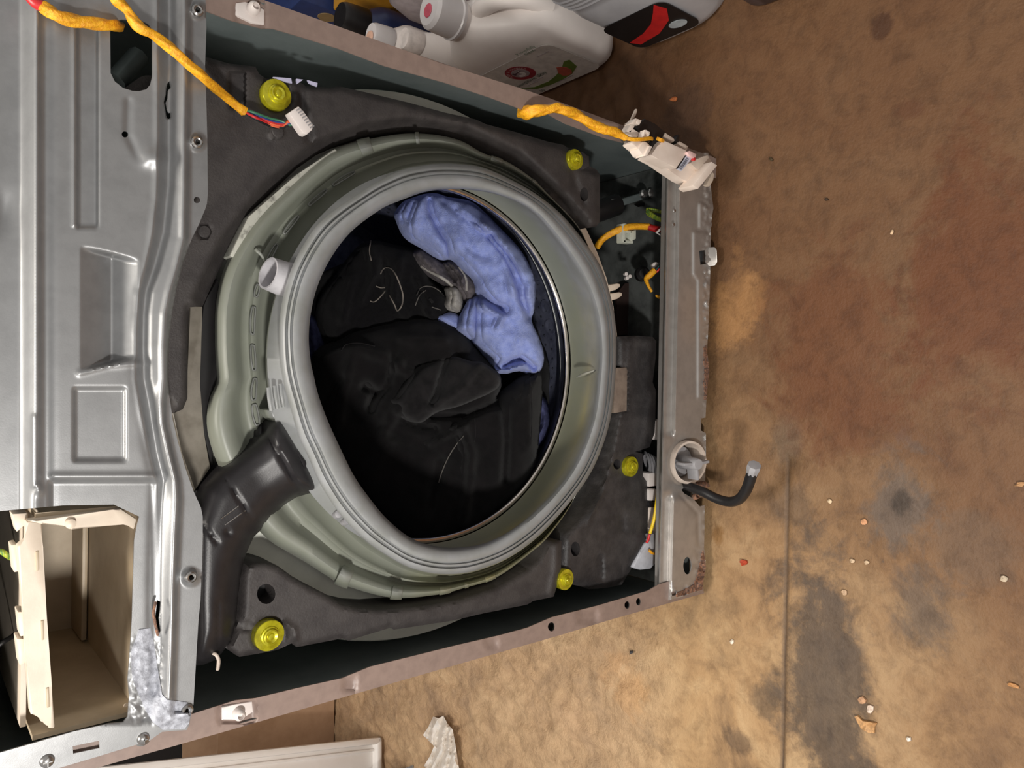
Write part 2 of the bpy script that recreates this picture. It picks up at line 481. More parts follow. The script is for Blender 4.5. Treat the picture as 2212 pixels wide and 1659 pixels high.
    b.inputs['Roughness'].default_value = 0.62; b.inputs['Specular IOR Level'].default_value = 0.35
    t.bump(t.math('ADD', t.math('ADD', fin, t.math('MULTIPLY', t.noise(p, 240, 3), 0.5)), t.math('MULTIPLY', t.math('MULTIPLY', agg, 7.0), rgh)), 0.42, 0.003)
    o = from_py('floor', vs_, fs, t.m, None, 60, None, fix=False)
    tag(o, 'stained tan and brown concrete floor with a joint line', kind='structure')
build_floor()
bm = bmesh.new(); add_box(bm, (0, 2.05, 1.3), (6.0, 0.1, 2.8))
tag(from_bm('wall_back', bm, mat('basement_wall', (36, 31, 30), 0.8, 0, (26, 22, 21), 4), None, 0), 'dim brown basement wall behind the washer', kind='structure')

# ================================================================== washing machine
WM = thing('washing_machine', (0, 0.3, 0.0), 'opened front-loading washing machine, front panel off, steel cross bar, dark counterweights and grey door gasket', 'washing machine')

# ---- side panels with their front flanges
FR_OUT = [(-40, -215), (445, -44), (607, 13), (803, 83), (951, 136), (1122, 190), (1187, 212), (1321, 262), (1400, 290), (1480, 318), (1557, 346)]
FR_IN = [(-40, -130), (445, 24), (501, 45), (564, 61), (590, 62), (628, 73), (729, 104), (830, 142), (960, 178), (1060, 211), (1124, 235), (1184, 247), (1221, 267), (1308, 299), (1349, 309), (1440, 345), (1550, 386)]
FL_OUT = [(-40, 1731), (149, 1676), (278, 1639), (357, 1617), (487, 1580), (753, 1503), (1000, 1432), (1200, 1375), (1370, 1323), (1440, 1302), (1520, 1280)]
FL_IN = [(-40, 1640), (149, 1605), (278, 1574), (419, 1541), (508, 1513), (552, 1508), (644, 1486), (739, 1465), (766, 1454), (800, 1440), (990, 1393), (1080, 1372), (1139, 1356), (1193, 1333), (1288, 1309), (1400, 1276), (1424, 1262), (1516, 1236)]
for side, (fo, fi) in (('right', (FR_OUT, FR_IN)), ('left', (FL_OUT, FL_IN))):
    sx = 1 if side == 'right' else -1
    bm = bmesh.new()
    add_box(bm, (sx*0.3418, 0.3105, 0.496), (0.0016, 0.619, 0.972))
    o = from_bm('side_panel', bm, 'inner', WM, 0)
    o.data.materials.append(M['brown'])
    for f in o.data.polygons:
        if f.normal.x*sx > 0.5 or f.normal.y < -0.5: f.material_index = 1
    # embossings on the flange: (px polyline box, depth)
    if side == 'right':
        boxes = [(505, 576, 2, 62, 0.004)]
    else:
        boxes = [(470, 556, 1512, 1566, 0.004), (738, 772, 1456, 1496, 0.003), (1048, 1078, 1374, 1402, 0.003), (1247, 1294, 1312, 1348, 0.003), (1344, 1420, 1284, 1322, 0.0012)]
    def ffn(x, y, boxes=boxes, fi=fi):
        Yv = np.zeros(x.shape)
        for a, b, c, d, h in boxes:
            k = sstep(a, a+6, x)*(1-sstep(b-7, b, x))*sstep(c, c+6, y)*(1-sstep(d-7, d, y))
            Yv = Yv+k*h
        return Yv
    outl = fo+fi[::-1]
    hl = [] if side == 'right' else [circ(1191.5, 1354, 8, 10), circ(1355, 1307, 6, 8), circ(1379.5, 1300, 5.5, 8)]
    fl = sheet('flange', outl, ffn, 0.0014, 'brown', o, hl, 7)
    for h in hl:
        prism('hole_backing', [(p[0]*1.0-4, p[1]-2) for p in h], 0.016, 0.002, 'dark', o)
# white clips snapped into the flanges
sp = [o for o in WM.children if o.name.startswith('side_panel')]
def clip(parent, base, bump_c, bump_r):
    bm = bmesh.new()
    add_prism(bm, base, 0.001, 0.004, 0.001)
    c = PY(bump_c[0], bump_c[1], 0.0)
    add_lathe(bm, c+np.array([0, 0.002, 0]), (0, -1, 0), [(0, 0), (bump_r, 0), (bump_r*0.95, 0.008), (bump_r*0.55, 0.011), (bump_r*0.5, 0.006), (0, 0.006)], 20)
    from_bm('clip', bm, 'white', parent)
clip(sp[0], [(509, 6), (530, 3), (571, 20), (571, 54), (545, 49), (509, 32)], (546, 20), 0.006)
clip(sp[1], [(479, 1528), (508, 1522), (545, 1515), (547, 1540), (531, 1545), (515, 1558), (500, 1552), (479, 1557)], (514, 1541), 0.0055)

# ---- back, light-blocking top and base of the cabinet
box('back_panel', (0, 0.62, 0.49), (0.68, 0.002, 0.96), 'inner', WM)
box('light_block_top', (0, 0.34, 0.985), (0.686, 0.56, 0.002), 'brown', WM)  # unseen cover added to keep light out of the cabinet
box('base_pan', (0, 0.315, 0.028), (0.68, 0.60, 0.004), 'pan', WM)
for sx in (-1, 1):
    for yy in (0.06, 0.56):
        lathe('foot', (sx*0.30, yy, 0.0), (0, 0, 1), [(0, 0), (0.022, 0), (0.022, 0.008), (0.008, 0.010), (0.008, 0.030), (0, 0.030)], 'black', WM, 16)

# ---- front cross bar: one pressed sheet
CB = [(-60, -60), (442, -60), (446, 61), (443, 142), (446, 228), (448, 304), (449, 420), (447, 440), (444, 450), (430, 484), (415, 514), (397, 562), (382, 620), (372, 673), (366, 727), (363, 775), (363, 815),
      (366, 856), (373, 906), (385, 957), (400, 1010), (418, 1061), (434, 1096), (438, 1116), (438, 1160), (436, 1230), (433, 1300), (429, 1336), (425, 1403), (421, 1471), (418, 1521), (413, 1541), (409, 1565), (403, 1577),
      (371, 1579), (350, 1581), (323, 1600), (202, 1637), (121, 1661), (-60, 1712), (-60, 1640), (0, 1626), (84, 1602), (160, 1580), (236, 1563), (266, 1560), (276, 1548), (279, 1504), (276, 1467), (281, 1403), (285, 1336), (288, 1235), (290, 1167), (295, 1139), (301, 1116), (246, 1090), (134, 1092), (0, 1104), (-60, 1108)]
CREST = [(399, -60), (399, 142), (397, 291), (397, 400), (395, 514), (380, 577), (365, 628), (355, 678), (352, 750), (353, 820), (347, 870), (348, 914), (365, 990), (377, 1040), (380, 1078), (376, 1154), (372, 1252), (368, 1403), (364, 1508)]
VALLEY = [(363, -60), (365, 100), (363, 300), (362, 400), (352, 501), (332, 577), (314, 628), (309, 678), (308, 750), (310, 820), (321, 876), (337, 977), (352, 1040), (348, 1091), (346, 1134), (344, 1250), (344, 1403), (340, 1500)]
PLEDGE = [(340, -60), (341, 300), (338, 430), (327, 520), (312, 590), (300, 640), (294, 720), (295, 820), (306, 890), (326, 985), (338, 1035)]
BOSS = [(425, 22), (424, 307), (411, 1247)]
SLOT = [(238, 70), (240, 55), (250, 46), (262, 42), (290, 42), (306, 45), (320, 52), (329, 64), (329, 165), (325, 182), (316, 193), (300, 197), (285, 196), (266, 190), (248, 176), (239, 158)]
def cross_fn(x, y):
    Yv = np.zeros(x.shape)
    # stepped top: recess, slope, bent edge
    Yv += 0.014*(1-sstep(40, 76, x))
    k = np.exp(-((x-80)/7.0)**2)
    Yv -= 0.0030*k*(y < 1050)
    Yv += 0.0022*np.exp(-((x-100)/14.0)**2)
    # long channel
    inx = sstep(163, 173, x)*(1-sstep(206, 216, x))
    Yv += 0.0045*inx*sstep(46, 58, y)*(1-sstep(484, 498, y))
    Yv -= 0.0016*np.exp(-((x-160)/5.0)**2)*(y < 490)*(y > 50)
    # wedge pocket
    top = 528+(x-174)*0.24; bot = 806-(x-174)*0.22
    wd = 0.016*np.clip((x-174)/64.0, 0, 1)*np.clip((300-x)/58.0, 0, 1)
    Yv += wd*sstep(0, 14, y-top)*(1-sstep(-14, 0, y-bot))
    Yv -= 0.0018*np.exp(-(dpoly(x, y, [(172, 806), (235, 790), (300, 785)])/6.0)**2)
    # recessed pad
    k = sstep(155, 166, x)*(1-sstep(264, 276, x))*sstep(832, 845, y)*(1-sstep(988, 1001, y))
    Yv += 0.0042*k
    # lower step
    Yv += 0.006*sstep(1028, 1046, y)*sstep(100, 116, x)*(1-sstep(325, 345, x))
    Yv -= 0.002*np.exp(-(dpoly(x, y, [(116, 1030), (336, 1029)])/7.0)**2)
    Yv -= 0.0035*np.exp(-(np.hypot(x-84, y-1058)/10.0)**2)
    Yv -= 0.002*np.exp(-(dpoly(x, y, [(73, 900), (73, 1050)])/5.0)**2)
    # bead along the tub opening
    dv = dpoly(x, y, VALLEY); dc = dpoly(x, y, CREST)
    Yv += 0.0075*np.exp(-(dv/15.0)**2)
    Yv -= 0.0040*np.exp(-(dc/9.0)**2)
    Yv -= 0.0020*np.exp(-(dpoly(x, y, PLEDGE)/7.0)**2)
    xc = np.interp(y, [p[1] for p in CREST], [p[0] for p in CREST])
    Yv += 0.004*sstep(4, 16, x-xc)*(y < 1540)
    for bx, by in BOSS:
        Yv -= 0.0052*(1-sstep(8, 24, np.hypot(x-bx, y-by)))
    Yv -= 0.002*(1-sstep(8, 18, np.hypot(x-403, y-1535)))
    # oil-canned dents
    Yv -= 0.005*np.exp(-(np.hypot((x-330)/1.0, (y-340)/0.8)/26.0)**2)
    Yv -= 0.0035*np.exp(-(np.hypot((x-110)/0.9, (y-20)/1.0)/60.0)**2)
    Yv += 0.0035*np.exp(-(np.hypot((x-10), (y-460)/1.8)/26.0)**2)
    Yv += 0.0012*np.exp(-(dpoly(x, y, [(278, 220), (276, 290), (300, 340)])/9.0)**2)
    # hammered, welded foot of the bar
    w = sstep(1360, 1400, y)*sstep(276, 290, x)*(1-sstep(345, 360, x-np.maximum(0, (y-1500))*1.2))
    if w.any():
        idx = np.nonzero(w > 0.01)[0]
        Yv[idx] -= w[idx]*(0.0018*fbm(x[idx], y[idx], 0.07, 3.0))
    # the foot lies on the side flange
    q = sstep(1548, 1572, y)
    Yv = Yv*(1-q)+0.0035*q
    return Yv-0.008
hl = [SLOT, circ(270, 290, 7, 7), circ(425.5, 432, 7, 7), circ(427, 22, 5, 6), circ(427, 307, 5, 6), circ(413, 1247, 5, 6), circ(403, 1535, 5, 6),
      [(366, 175), (369, 188), (363, 196), (362, 212), (358, 222), (361, 238), (365, 244), (368, 243), (369, 254), (363, 258), (359, 250), (357, 236), (354, 220), (358, 205), (359, 192), (362, 180)],
      [(339, 1296), (347, 1300), (346, 1318), (343, 1336), (347, 1362), (343, 1374), (337, 1360), (335, 1340), (337, 1320)],
      [(157, 1612), (214, 1600), (215, 1616), (158, 1628)]]
cb = sheet('cross_bar', CB, cross_fn, 0.0016, 'galv', WM, hl, 3.8, smooth=70)
def cross_Y(px, py): return float(cross_fn(np.array([float(px)]), np.array([float(py)]))[0])
# scuffed zinc patch on the foot
def scuff_fn(x, y):
    return cross_fn(x, y)-0.0006-0.0010*np.abs(fbm(x, y, 0.09, 8.0))
sheet('weld_scuff', [(300, 1360), (325, 1357), (333, 1390), (340, 1440), (350, 1500), (362, 1512), (404, 1517), (415, 1530), (408, 1563), (398, 1575), (352, 1577), (330, 1560), (312, 1530), (300, 1500), (286, 1465), (283, 1410)], scuff_fn, 0.002, 'scuff', cb, [circ(403, 1535, 6, 7)], 5, 'torn zinc and weld spatter')
for bx, by in BOSS + [(403, 1535)]:
    c = PY(bx+2, by, cross_Y(bx, by)-0.001)
    lathe('rivet_nut', c, (0, -1, 0), [(0.0024, -0.008), (0.0024, 0.0010), (0.0036, 0.0016), (0.0050, 0.0004), (0.0054, -0.002)], 'screw', cb, 20)
for bx, by, r in ((308, 1593, 0.0052), (101, 1641, 0.0055)):
    c = PY(bx, by, cross_Y(bx, by)+0.002)
    bm = bmesh.new()
    add_lathe(bm, c, (0, -1, 0), [(r*1.35, -0.004), (r*1.35, 0.0012), (r, 0.0016), (r*0.9, 0.0040), (r*0.55, 0.0056), (0, 0.0060)], 24)
    add_box(bm, c+np.array([0, -0.0058, 0]), (r*1.2, 0.0006, 0.0008)); add_box(bm, c+np.array([0, -0.0058, 0]), (0.0008, 0.0006, r*1.2))
    from_bm('screw', bm, 'screw', cb)
# torn slot lips
tube('torn_lip', [PY(336, 1300, -0.008), PY(332, 1325, -0.012), PY(336, 1350, -0.011), PY(341, 1372, -0.006)], 0.0012, 'rust', cb)

# ---- detergent drawer housing
DZB = float(PY(287, 1300, 0.012)[2])-0.004; DZT = float(PY(74, 1300, 0.012)[2])
DXL = float(PY(278, 1548, 0.012)[0])+0.004; DXR = float(PY(200, 1108, 0.012)[0])
DH = box('drawer_housing', ((DXL+DXR)/2, 0.15, DZB-0.002), (DXR-DXL, 0.275, 0.004), 'creamin', WM)
box('inner_wall', (DXL-0.002, 0.15, (DZB+DZT)/2), (0.004, 0.275, DZT-DZB), 'creamin', DH)
box('inner_wall', (DXR+0.002, 0.15, (DZB+DZT)/2), (0.004, 0.275, DZT-DZB), 'creamin', DH)
box('inner_wall', ((DXL+DXR)/2, 0.288, (DZB+DZT)/2), (DXR-DXL, 0.004, DZT-DZB), 'creamin', DH)
box('roof', ((DXL+DXR)/2, 0.16, DZT+0.004), (DXR-DXL, 0.25, 0.004), 'cream', DH)
# raised step in the floor of the housing
bm = bmesh.new(); add_box(bm, ((DXL+DXR)/2, 0.255, DZB+0.004), ((DXR-DXL)*0.98, 0.06, 0.006), None, 0.002)
from_bm('floor_step', bm, 'creamin', DH)
bm = bmesh.new()
add_prism(bm, [(57, 1126), (90, 1130), (93, 1180), (101, 1330), (112, 1480), (119, 1574), (104, 1574), (103, 1562), (87, 1560), (84, 1543), (66, 1545), (58, 1440), (50, 1320), (38, 1180), (56, 1168)], 0.004, 0.012, 0.0015)
add_prism(bm, [(57, 1125), (243, 1101), (261, 1099), (296, 1122), (290, 1145), (268, 1129), (152, 1145), (150, 1133), (89, 1133)], 0.004, 0.012, 0.0015)
from_bm('front_rim', bm, 'cream', DH)
for q in ([(24, 1178), (37, 1175), (43, 1234), (30, 1237)], [(38, 1322), (53, 1321), (58, 1372), (44, 1376)], [(36, 1380), (52, 1380), (57, 1432), (42, 1438)], [(26, 1110), (60, 1108), (62, 1128), (36, 1150)], [(78, 1102), (84, 1102), (86, 1124), (80, 1124)]):
    prism('lug', q, 0.016, 0.02, 'cream', DH, 0.001)
for q in ([(77, 1192), (84, 1190), (85, 1232), (78, 1234)], [(88, 1342), (95, 1340), (96, 1382), (90, 1384)], [(99, 1488), (106, 1485), (108, 1528), (101, 1530)]):
    prism('slot', q, 0.0025, 0.004, 'creamin', DH, 0.0006)
lathe('peg', PY(152, 1131, 0.003), (0, -1, 0), [(0, -0.006), (0.004, -0.006), (0.004, 0.003), (0.002, 0.004), (0, 0.004)], 'cream', DH, 16)
tube('lip_bar', [PZ(180, 1545, DZB+0.004), PZ(230, 1537, DZB+0.004), PZ(276, 1526, DZB+0.004)], 0.0032, 'cream', DH, 10, 0)
def hitD(px, py):
    p = PZ(px, py, DZB+0.0006)
    return p
hq = [hitD(*q) for q in ((193, 1485), (228, 1480), (231, 1511), (196, 1517))]
bm = bmesh.new(); a = [bm.verts.new(V(p)) for p in hq]; b = [bm.verts.new(V(p)+Vector((0, 0, 0.0008))) for p in hq]
bm.faces.new(b); bm.faces.new(a[::-1]); [bm.faces.new((a[i], a[(i+1) % 4], b[(i+1) % 4], b[i])) for i in range(4)]
from_bm('drain_opening', bm, 'dark', DH, 0)

# things seen above the drawer housing
box('control_bracket', (-0.20, 0.20, 0.945), (0.30, 0.30, 0.03), 'inner', WM)
tube('earth_lead', [PY(-12, 1190, 0.05), PY(4, 1192, 0.05), PY(16, 1200, 0.05), PY(30, 1206, 0.06), PY(44, 1190, 0.08)], 0.0024, 'ygreen', WM)
tube('control_lead', [PY(-10, 1400, 0.07), PY(8, 1386, 0.07), PY(30, 1372, 0.08), PY(48, 1350, 0.09)], 0.0022, 'blackw', WM)

# ---- tub
TCX, TCZ, TR = 0.001, 0.489, 0.331
TUB = lathe('tub', (TCX, 0.080, TCZ), (0, 1, 0), [(0.2435, 0.009), (0.285, 0.008), (0.305, 0.006), (TR-0.006, 0.004), (TR, 0.0), (TR+0.002, 0.004), (TR, 0.014), (TR-0.008, 0.018), (TR-0.010, 0.42), (0.0, 0.44)], 'tub', WM, 96)
# moulded ribs and prongs on the lower right of the tub
bm = bmesh.new()
add_prism(bm, [(1249, 497), (1266, 492), (1290, 545), (1310, 600), (1325, 662), (1334, 728), (1331, 760), (1318, 760), (1316, 690), (1300, 620), (1280, 560)], 0.052, 0.04, 0.001)
from_bm('tub_edge', bm, 'cream', TUB)
for q in ([(1314, 616), (1334, 612), (1340, 613), (1340, 620), (1330, 626), (1318, 630)], [(1319, 634), (1338, 631), (1344, 632), (1344, 639), (1334, 646), (1322, 649)]):
    prism('prong', q, 0.050, 0.02, 'cream', TUB, 0.0015)
# pale strip of tub wall at the cross bar
prism('tub_pad', [(409, 662), (438, 662), (436, 700), (432, 830), (440, 930), (455, 1010), (420, 1062), (392, 975), (372, 892), (395, 885), (405, 862)], 0.052, 0.02, mat('tub_pad_plastic', (122, 116, 106), 0.45, 0, (100, 94, 84), 40), TUB, 0.001)

prism('tub_gap_shade', [(438, 662), (448, 642), (470, 600), (478, 640), (474, 700), (470, 780), (474, 825), (458, 863), (452, 921), (462, 1000), (455, 1010), (440, 930), (432, 830), (436, 700)], 0.056, 0.012, 'black', TUB, 0.001)  # black strip standing in for the shaded gap beside the ring
prism('tub_lip', [(497, 552), (537, 468), (592, 420), (640, 378), (690, 345), (724, 321), (735, 333), (702, 356), (652, 391), (608, 433), (554, 481), (510, 560)], 0.036, 0.02, mat('tub_lip_plastic', (176, 176, 166), 0.45, 0, (90, 88, 82), 120, 0.5, 0.75), TUB, 0.001)

# ---- counterweights
def weight_fn(outl, Y0, feats=(), ns=0.05, inner=None):
    def f(x, y):
        d = dpoly(x, y, outl, True)
        Yv = Y0+0.006*(1-sstep(0, 11, d))
        for ft in feats:
            if ft[0] == 'box':
                _, a, b, c, dd, h, e = ft
                k = sstep(a, a+e, x)*(1-sstep(b-e, b, x))*sstep(c, c+e, y)*(1-sstep(dd-e, dd, y))
                Yv = Yv+h*k
            elif ft[0] == 'cup':
                _, cx, cy, r, h = ft
                Yv = Yv+h*(1-sstep(r*0.75, r, np.hypot(x-cx, y-cy)))
            elif ft[0] == 'edge':
                _, line, w, h = ft
                Yv = Yv+h*np.exp(-(dpoly(x, y, line)/w)**2)
            elif ft[0] == 'half':
                _, p, n, w, h = ft
                Yv = Yv+h*sstep(-w, w, (x-p[0])*n[0]+(y-p[1])*n[1])
        return Yv
    return f
W1 = [(330, 700), (345, 600), (370, 500), (400, 300), (405, 150), (445, 123), (494, 137), (552, 144), (560, 160), (575, 170), (640, 172), (661, 186), (714, 189), (732, 186), (805, 203), (880, 221), (960, 243), (1028, 258), (1049, 268), (1106, 283), (1184, 306), (1218, 313), (1224, 318),
      (1257, 327), (1272, 337), (1274, 359), (1289, 367), (1296, 377), (1296, 480), (1288, 489), (1253, 495), (1246, 486), (1227, 462), (1190, 424), (1160, 394), (1110, 350), (1060, 328), (1000, 299), (940, 287), (880, 281), (800, 290), (740, 308), (690, 330), (640, 365), (590, 412), (545, 455), (500, 530), (470, 590), (445, 645), (438, 661), (409, 663), (406, 700), (405, 860), (395, 884), (376, 892), (366, 870), (340, 860), (332, 780)]
W1_IN = [(1246, 486), (1190, 424), (1110, 350), (1000, 299), (880, 281), (800, 290), (690, 330), (590, 412), (500, 530), (445, 645)]
def w1f(x, y):
    base = weight_fn(W1, 0.036, [('box', 493, 532, 152, 238, 0.008, 5), ('cup', 597, 204, 42, 0.004), ('cup', 441, 500, 17, 0.006), ('cup', 597, 287, 17, -0.006),
                                 ('edge', [(650, 175), (654, 240), (668, 300)], 8, 0.005), ('edge', [(1040, 330), (1150, 400), (1240, 470)], 6, -0.004),
                                 ('edge', [(1224, 318), (1245, 400), (1262, 440)], 7, 0.004), ('edge', [(1252, 360), (1290, 372)], 6, 0.005), ('half', (1250, 360), (0.8, 0.6), 14, 0.006)])(x, y)
    # chamfer falling towards the tub ring
    base += 0.016*(1-sstep(8, 34, dpoly(x, y, W1_IN)))
    return base
w1 = sheet('counterweight', W1, w1f, 0.05, 'weight', WM, [circ(1262, 420, 9, 15)], 6, 'dark counterweight over the top right of the tub')
W2 = [(533, 1221), (552, 1215), (574, 1214), (601, 1223), (631, 1245), (671, 1267), (712, 1288), (739, 1305), (780, 1314), (820, 1316), (915, 1308), (1000, 1292), (1071, 1268), (1139, 1230), (1163, 1206), (1185, 1168), (1213, 1168), (1212, 1230), (1201, 1273), (1196, 1289), (1152, 1298), (1139, 1306), (1044, 1325), (976, 1341), (851, 1360), (846, 1355), (752, 1384), (739, 1379), (641, 1398), (633, 1388), (600, 1404), (563, 1411), (517, 1419), (506, 1413), (486, 1399), (500, 1383), (519, 1334), (522, 1313), (525, 1242)]
w2f = weight_fn(W2, 0.034, [('cup', 583, 1373, 44, 0.006), ('edge', [(616, 1345), (636, 1360), (641, 1392)], 6, -0.004), ('edge', [(1205, 1172), (1202, 1230), (1192, 1284)], 9, -0.004), ('box', 512, 548, 1338, 1368, 0.004, 8)])
w2 = sheet('counterweight', W2, w2f, 0.05, 'weight', WM, [circ(575, 1283, 20, 22)], 6, 'dark counterweight along the left of the tub')
W3 = [(1333, 727), (1377, 725), (1410, 728), (1418, 737), (1416, 775), (1410, 826), (1418, 846), (1417, 876), (1414, 935), (1403, 966), (1372, 976), (1388, 980), (1389, 1034), (1397, 1040), (1400, 1060), (1401, 1120), (1399, 1170), (1343, 1263), (1310, 1270), (1272, 1273), (1261, 1268), (1222, 1260), (1213, 1240), (1216, 1169), (1221, 1153), (1242, 1132), (1274, 1092), (1293, 1055), (1311, 991), (1322, 933), (1331, 880), (1333, 800)]
w3f = weight_fn(W3, 0.040, [('box', 1285, 1306, 1196, 1256, 0.004, 5), ('box', 1332, 1354, 1104, 1152, 0.003, 5), ('edge', [(1345, 890), (1330, 970), (1310, 1040), (1270, 1130)], 5, -0.003), ('box', 1326, 1357, 790, 892, 0.005, 3), ('edge', [(1362, 735), (1356, 790), (1354, 890)], 4, -0.003),
                            ('half', (1320, 1150), (0.86, 0.5), 26, 0.006), ('edge', [(1385, 980), (1400, 900), (1405, 860)], 6, -0.002)])
w3 = sheet('counterweight', W3, w3f, 0.05, 'weight2', WM, [circ(1333, 1003, 8, 11), circ(1243, 1186, 10, 16)], 6, 'scuffed dark counterweight at the bottom of the tub')
for p, cc in ((w1, (1262, 420, 14, 19)), (w2, (575, 1283, 23, 25)), (w3, (1333, 1003, 12, 14)), (w3, (1243, 1186, 15, 20))):
    prism('bore', circ(cc[0]-4, cc[1], cc[2], cc[3]), 0.062, 0.004, 'black', p)
prism('worn_pad', [(1330, 795), (1356, 793), (1354, 888), (1326, 893)], 0.0405, 0.006, mat('worn_pad', (132, 118, 106), 0.7, 0, (112, 98, 88), 60), w3, 0.0008)
lathe('plug', PY(441, 500, 0.040), (0, -1, 0), [(0, -0.004), (0.0062, -0.004), (0.0062, 0.001), (0.005, 0.0022), (0, 0.0026)], 'weight', w1, 20)
lathe('plug', PY(597, 287, 0.034), (0, -1, 0), [(0, -0.006), (0.0075, -0.006), (0.0068, 0.003), (0.0055, 0.005), (0, 0.0056)], 'weight', w1, 20)
# loose foil scraps above the bolt
for q in ([(590, 166), (629, 169), (631, 180), (600, 172)], [(640, 170), (655, 172), (641, 182)], [(664, 173), (686, 179), (685, 187), (668, 180)]):
    prism('label_scrap', q, 0.030, 0.002, mat('lilac_label', (200, 198, 226), 0.4), w1)
def bolt(parent, px, py, Y, R, side=False, label=None):
    c = PY(px, py, Y)
    bm = bmesh.new()
    add_lathe(bm, c, (0, -1, 0), [(R*0.3, -0.010), (R, -0.010), (R, 0.0), (R*0.97, 0.0008), (R*0.62, 0.0010), (R*0.60, 0.0026), (R*0.50, 0.0030), (R*0.48, 0.0052), (R*0.40, 0.0058), (R*0.24, 0.0050), (R*0.20, 0.0062), (0, 0.0066)], 40)
    return from_bm('bolt', bm, 'yellow', parent, 30, label)
bolt(w1, 598, 204, 0.030, 0.0152)
bolt(w1, 1243, 344, 0.034, 0.0140)
prism('bolt_boss', [(1246, 326), (1258, 326), (1273, 338), (1274, 360), (1262, 366), (1248, 364)], 0.038, 0.03, 'weight', w1, 0.002)
bolt(w2, 582, 1373, 0.028, 0.0155)
bolt(w2, 1222, 1252, 0.034, 0.0145)
bolt(w3, 1364, 1008, 0.034, 0.0150)

# ---- door gasket: lofted from its measured loops
GC = (962.0, 790.0); NG = 240
def by_angle(loop, N=NG):
    L = np.array(catmull(loop, 10, True))
    a = np.arctan2(L[:, 1]-GC[1], L[:, 0]-GC[0]); r = np.hypot(L[:, 0]-GC[0], L[:, 1]-GC[1])
    o = np.argsort(a); a = a[o]; r = r[o]
    a = np.concatenate([a-2*PI, a, a+2*PI]); r = np.concatenate([r, r, r])
    th = np.linspace(-PI, PI, N, endpoint=False)
    rr = np.interp(th, a, r)
    return np.stack([GC[0]+rr*np.cos(th), GC[1]+rr*np.sin(th)], 1)
G0 = by_angle([(464, 729), (467, 650), (490, 565), (550, 473), (616, 408), (680, 350), (724, 321), (790, 302), (870, 289), (940, 291), (998, 305), (1042, 330), (1097, 350), (1152, 387), (1182, 417), (1244, 482), (1270, 530), (1290, 590), (1308, 680), (1313, 760), (1310, 840), (1293, 930), (1263, 1010), (1233, 1090), (1190, 1152), (1161, 1182), (1077, 1245), (1000, 1271), (942, 1285), (845, 1291), (742, 1264), (712, 1248), (644, 1204), (590, 1174), (550, 1135), (505, 1070), (465, 990), (447, 921), (452, 863), (468, 825), (466, 780)])
LO = by_angle([(960, 354), (915, 358), (868, 368), (815, 393), (775, 418), (720, 455), (679, 494), (639, 559), (618, 615), (606, 673), (603, 729), (608, 805), (626, 876), (644, 939), (667, 990), (689, 1040), (720, 1091), (753, 1132), (796, 1172), (846, 1205), (884, 1225), (933, 1238), (982, 1240), (1030, 1232), (1096, 1206), (1161, 1160), (1226, 1091), (1275, 1023), (1307, 948), (1323, 880), (1330, 805), (1331, 722), (1323, 657), (1297, 575), (1255, 513), (1209, 460), (1152, 416), (1083, 379), (1037, 361), (1000, 356)])
LI = by_angle([(949, 410), (917, 415), (900, 420), (860, 435), (821, 453), (758, 501), (715, 557), (687, 615), (672, 673), (667, 729), (671, 780), (677, 808), (687, 851), (707, 906), (737, 972), (765, 1028), (796, 1073), (834, 1119), (884, 1160), (933, 1178), (982, 1183), (1047, 1173), (1112, 1140), (1177, 1085), (1226, 1026), (1258, 966), (1281, 896), (1291, 821), (1295, 770), (1291, 705), (1275, 640), (1242, 572), (1193, 504), (1144, 452), (1079, 422), (1014, 410)])
RCX, RCZ = 0.006, 0.4776
def ringloop(Y, r, dz=0.0):
    return by_angle([PROJ((RCX+r*math.cos(a), Y, RCZ+dz+r*math.sin(a))) for a in np.linspace(0, 2*PI, 60, endpoint=False)])
GP = [(G0, LO, t, Y) for t, Y in ((0.0, 0.074), (0.0, 0.052), (0.05, 0.037), (0.11, 0.029), (0.18, 0.026), (0.26, 0.028), (0.33, 0.035), (0.39, 0.044), (0.45, 0.050), (0.52, 0.049), (0.56, 0.045), (0.61, 0.045), (0.66, 0.049), (0.76, 0.054), (0.88, 0.055), (0.95, 0.046))]
GP += [(LO, LI, t, Y) for t, Y in ((0.0, 0.006), (0.0, -0.014), (0.05, -0.022), (0.14, -0.0275), (0.20, -0.0285), (0.235, -0.0255), (0.27, -0.0255), (0.31, -0.0300), (0.36, -0.0310), (0.40, -0.0285), (0.43, -0.0290), (0.50, -0.0335), (0.65, -0.0345), (0.82, -0.0325), (0.93, -0.0275), (1.0, -0.018))]
R1, R2, R3 = ringloop(0.012, 0.2235, 0.010), ringloop(0.040, 0.2215, 0.003), ringloop(0.053, 0.2185)
gl = [PYn(a+(b-a)*t, np.full(NG, Y)) for a, b, t, Y in GP]
Lw = PYn(LI, np.full(NG, -0.018)); R1w = PYn(R1, np.full(NG, 0.012))
gl.append(Lw*0.5+R1w*0.5+np.array([0, -0.002, 0])); gl.append(R1w); gl.append(PYn(R2, np.full(NG, 0.040))); gl.append(PYn(R3, np.full(NG, 0.053)))
def loft(name, loops, material, parent, closed=True, smooth=60, label=None):
    n = len(loops[0]); vs_ = np.vstack(loops); fs = []
    for j in range(len(loops)-1):
        for i in range(n if closed else n-1):
            k = (i+1) % n
            fs.append((j*n+i, j*n+k, (j+1)*n+k, (j+1)*n+i))
    return from_py(name, vs_, fs, material, parent, smooth, label)
t = NT('gasket_rubber')
p = t.pos(); nz = t.noise(p, 9, 5, 0.6)
sep = t.n('ShaderNodeSeparateXYZ'); t.l(p, sep.inputs[0])
base = t.ramp(t.noise(p, 30, 4), [(0.35, lin((136, 138, 140))), (0.65, lin((124, 126, 124)))])
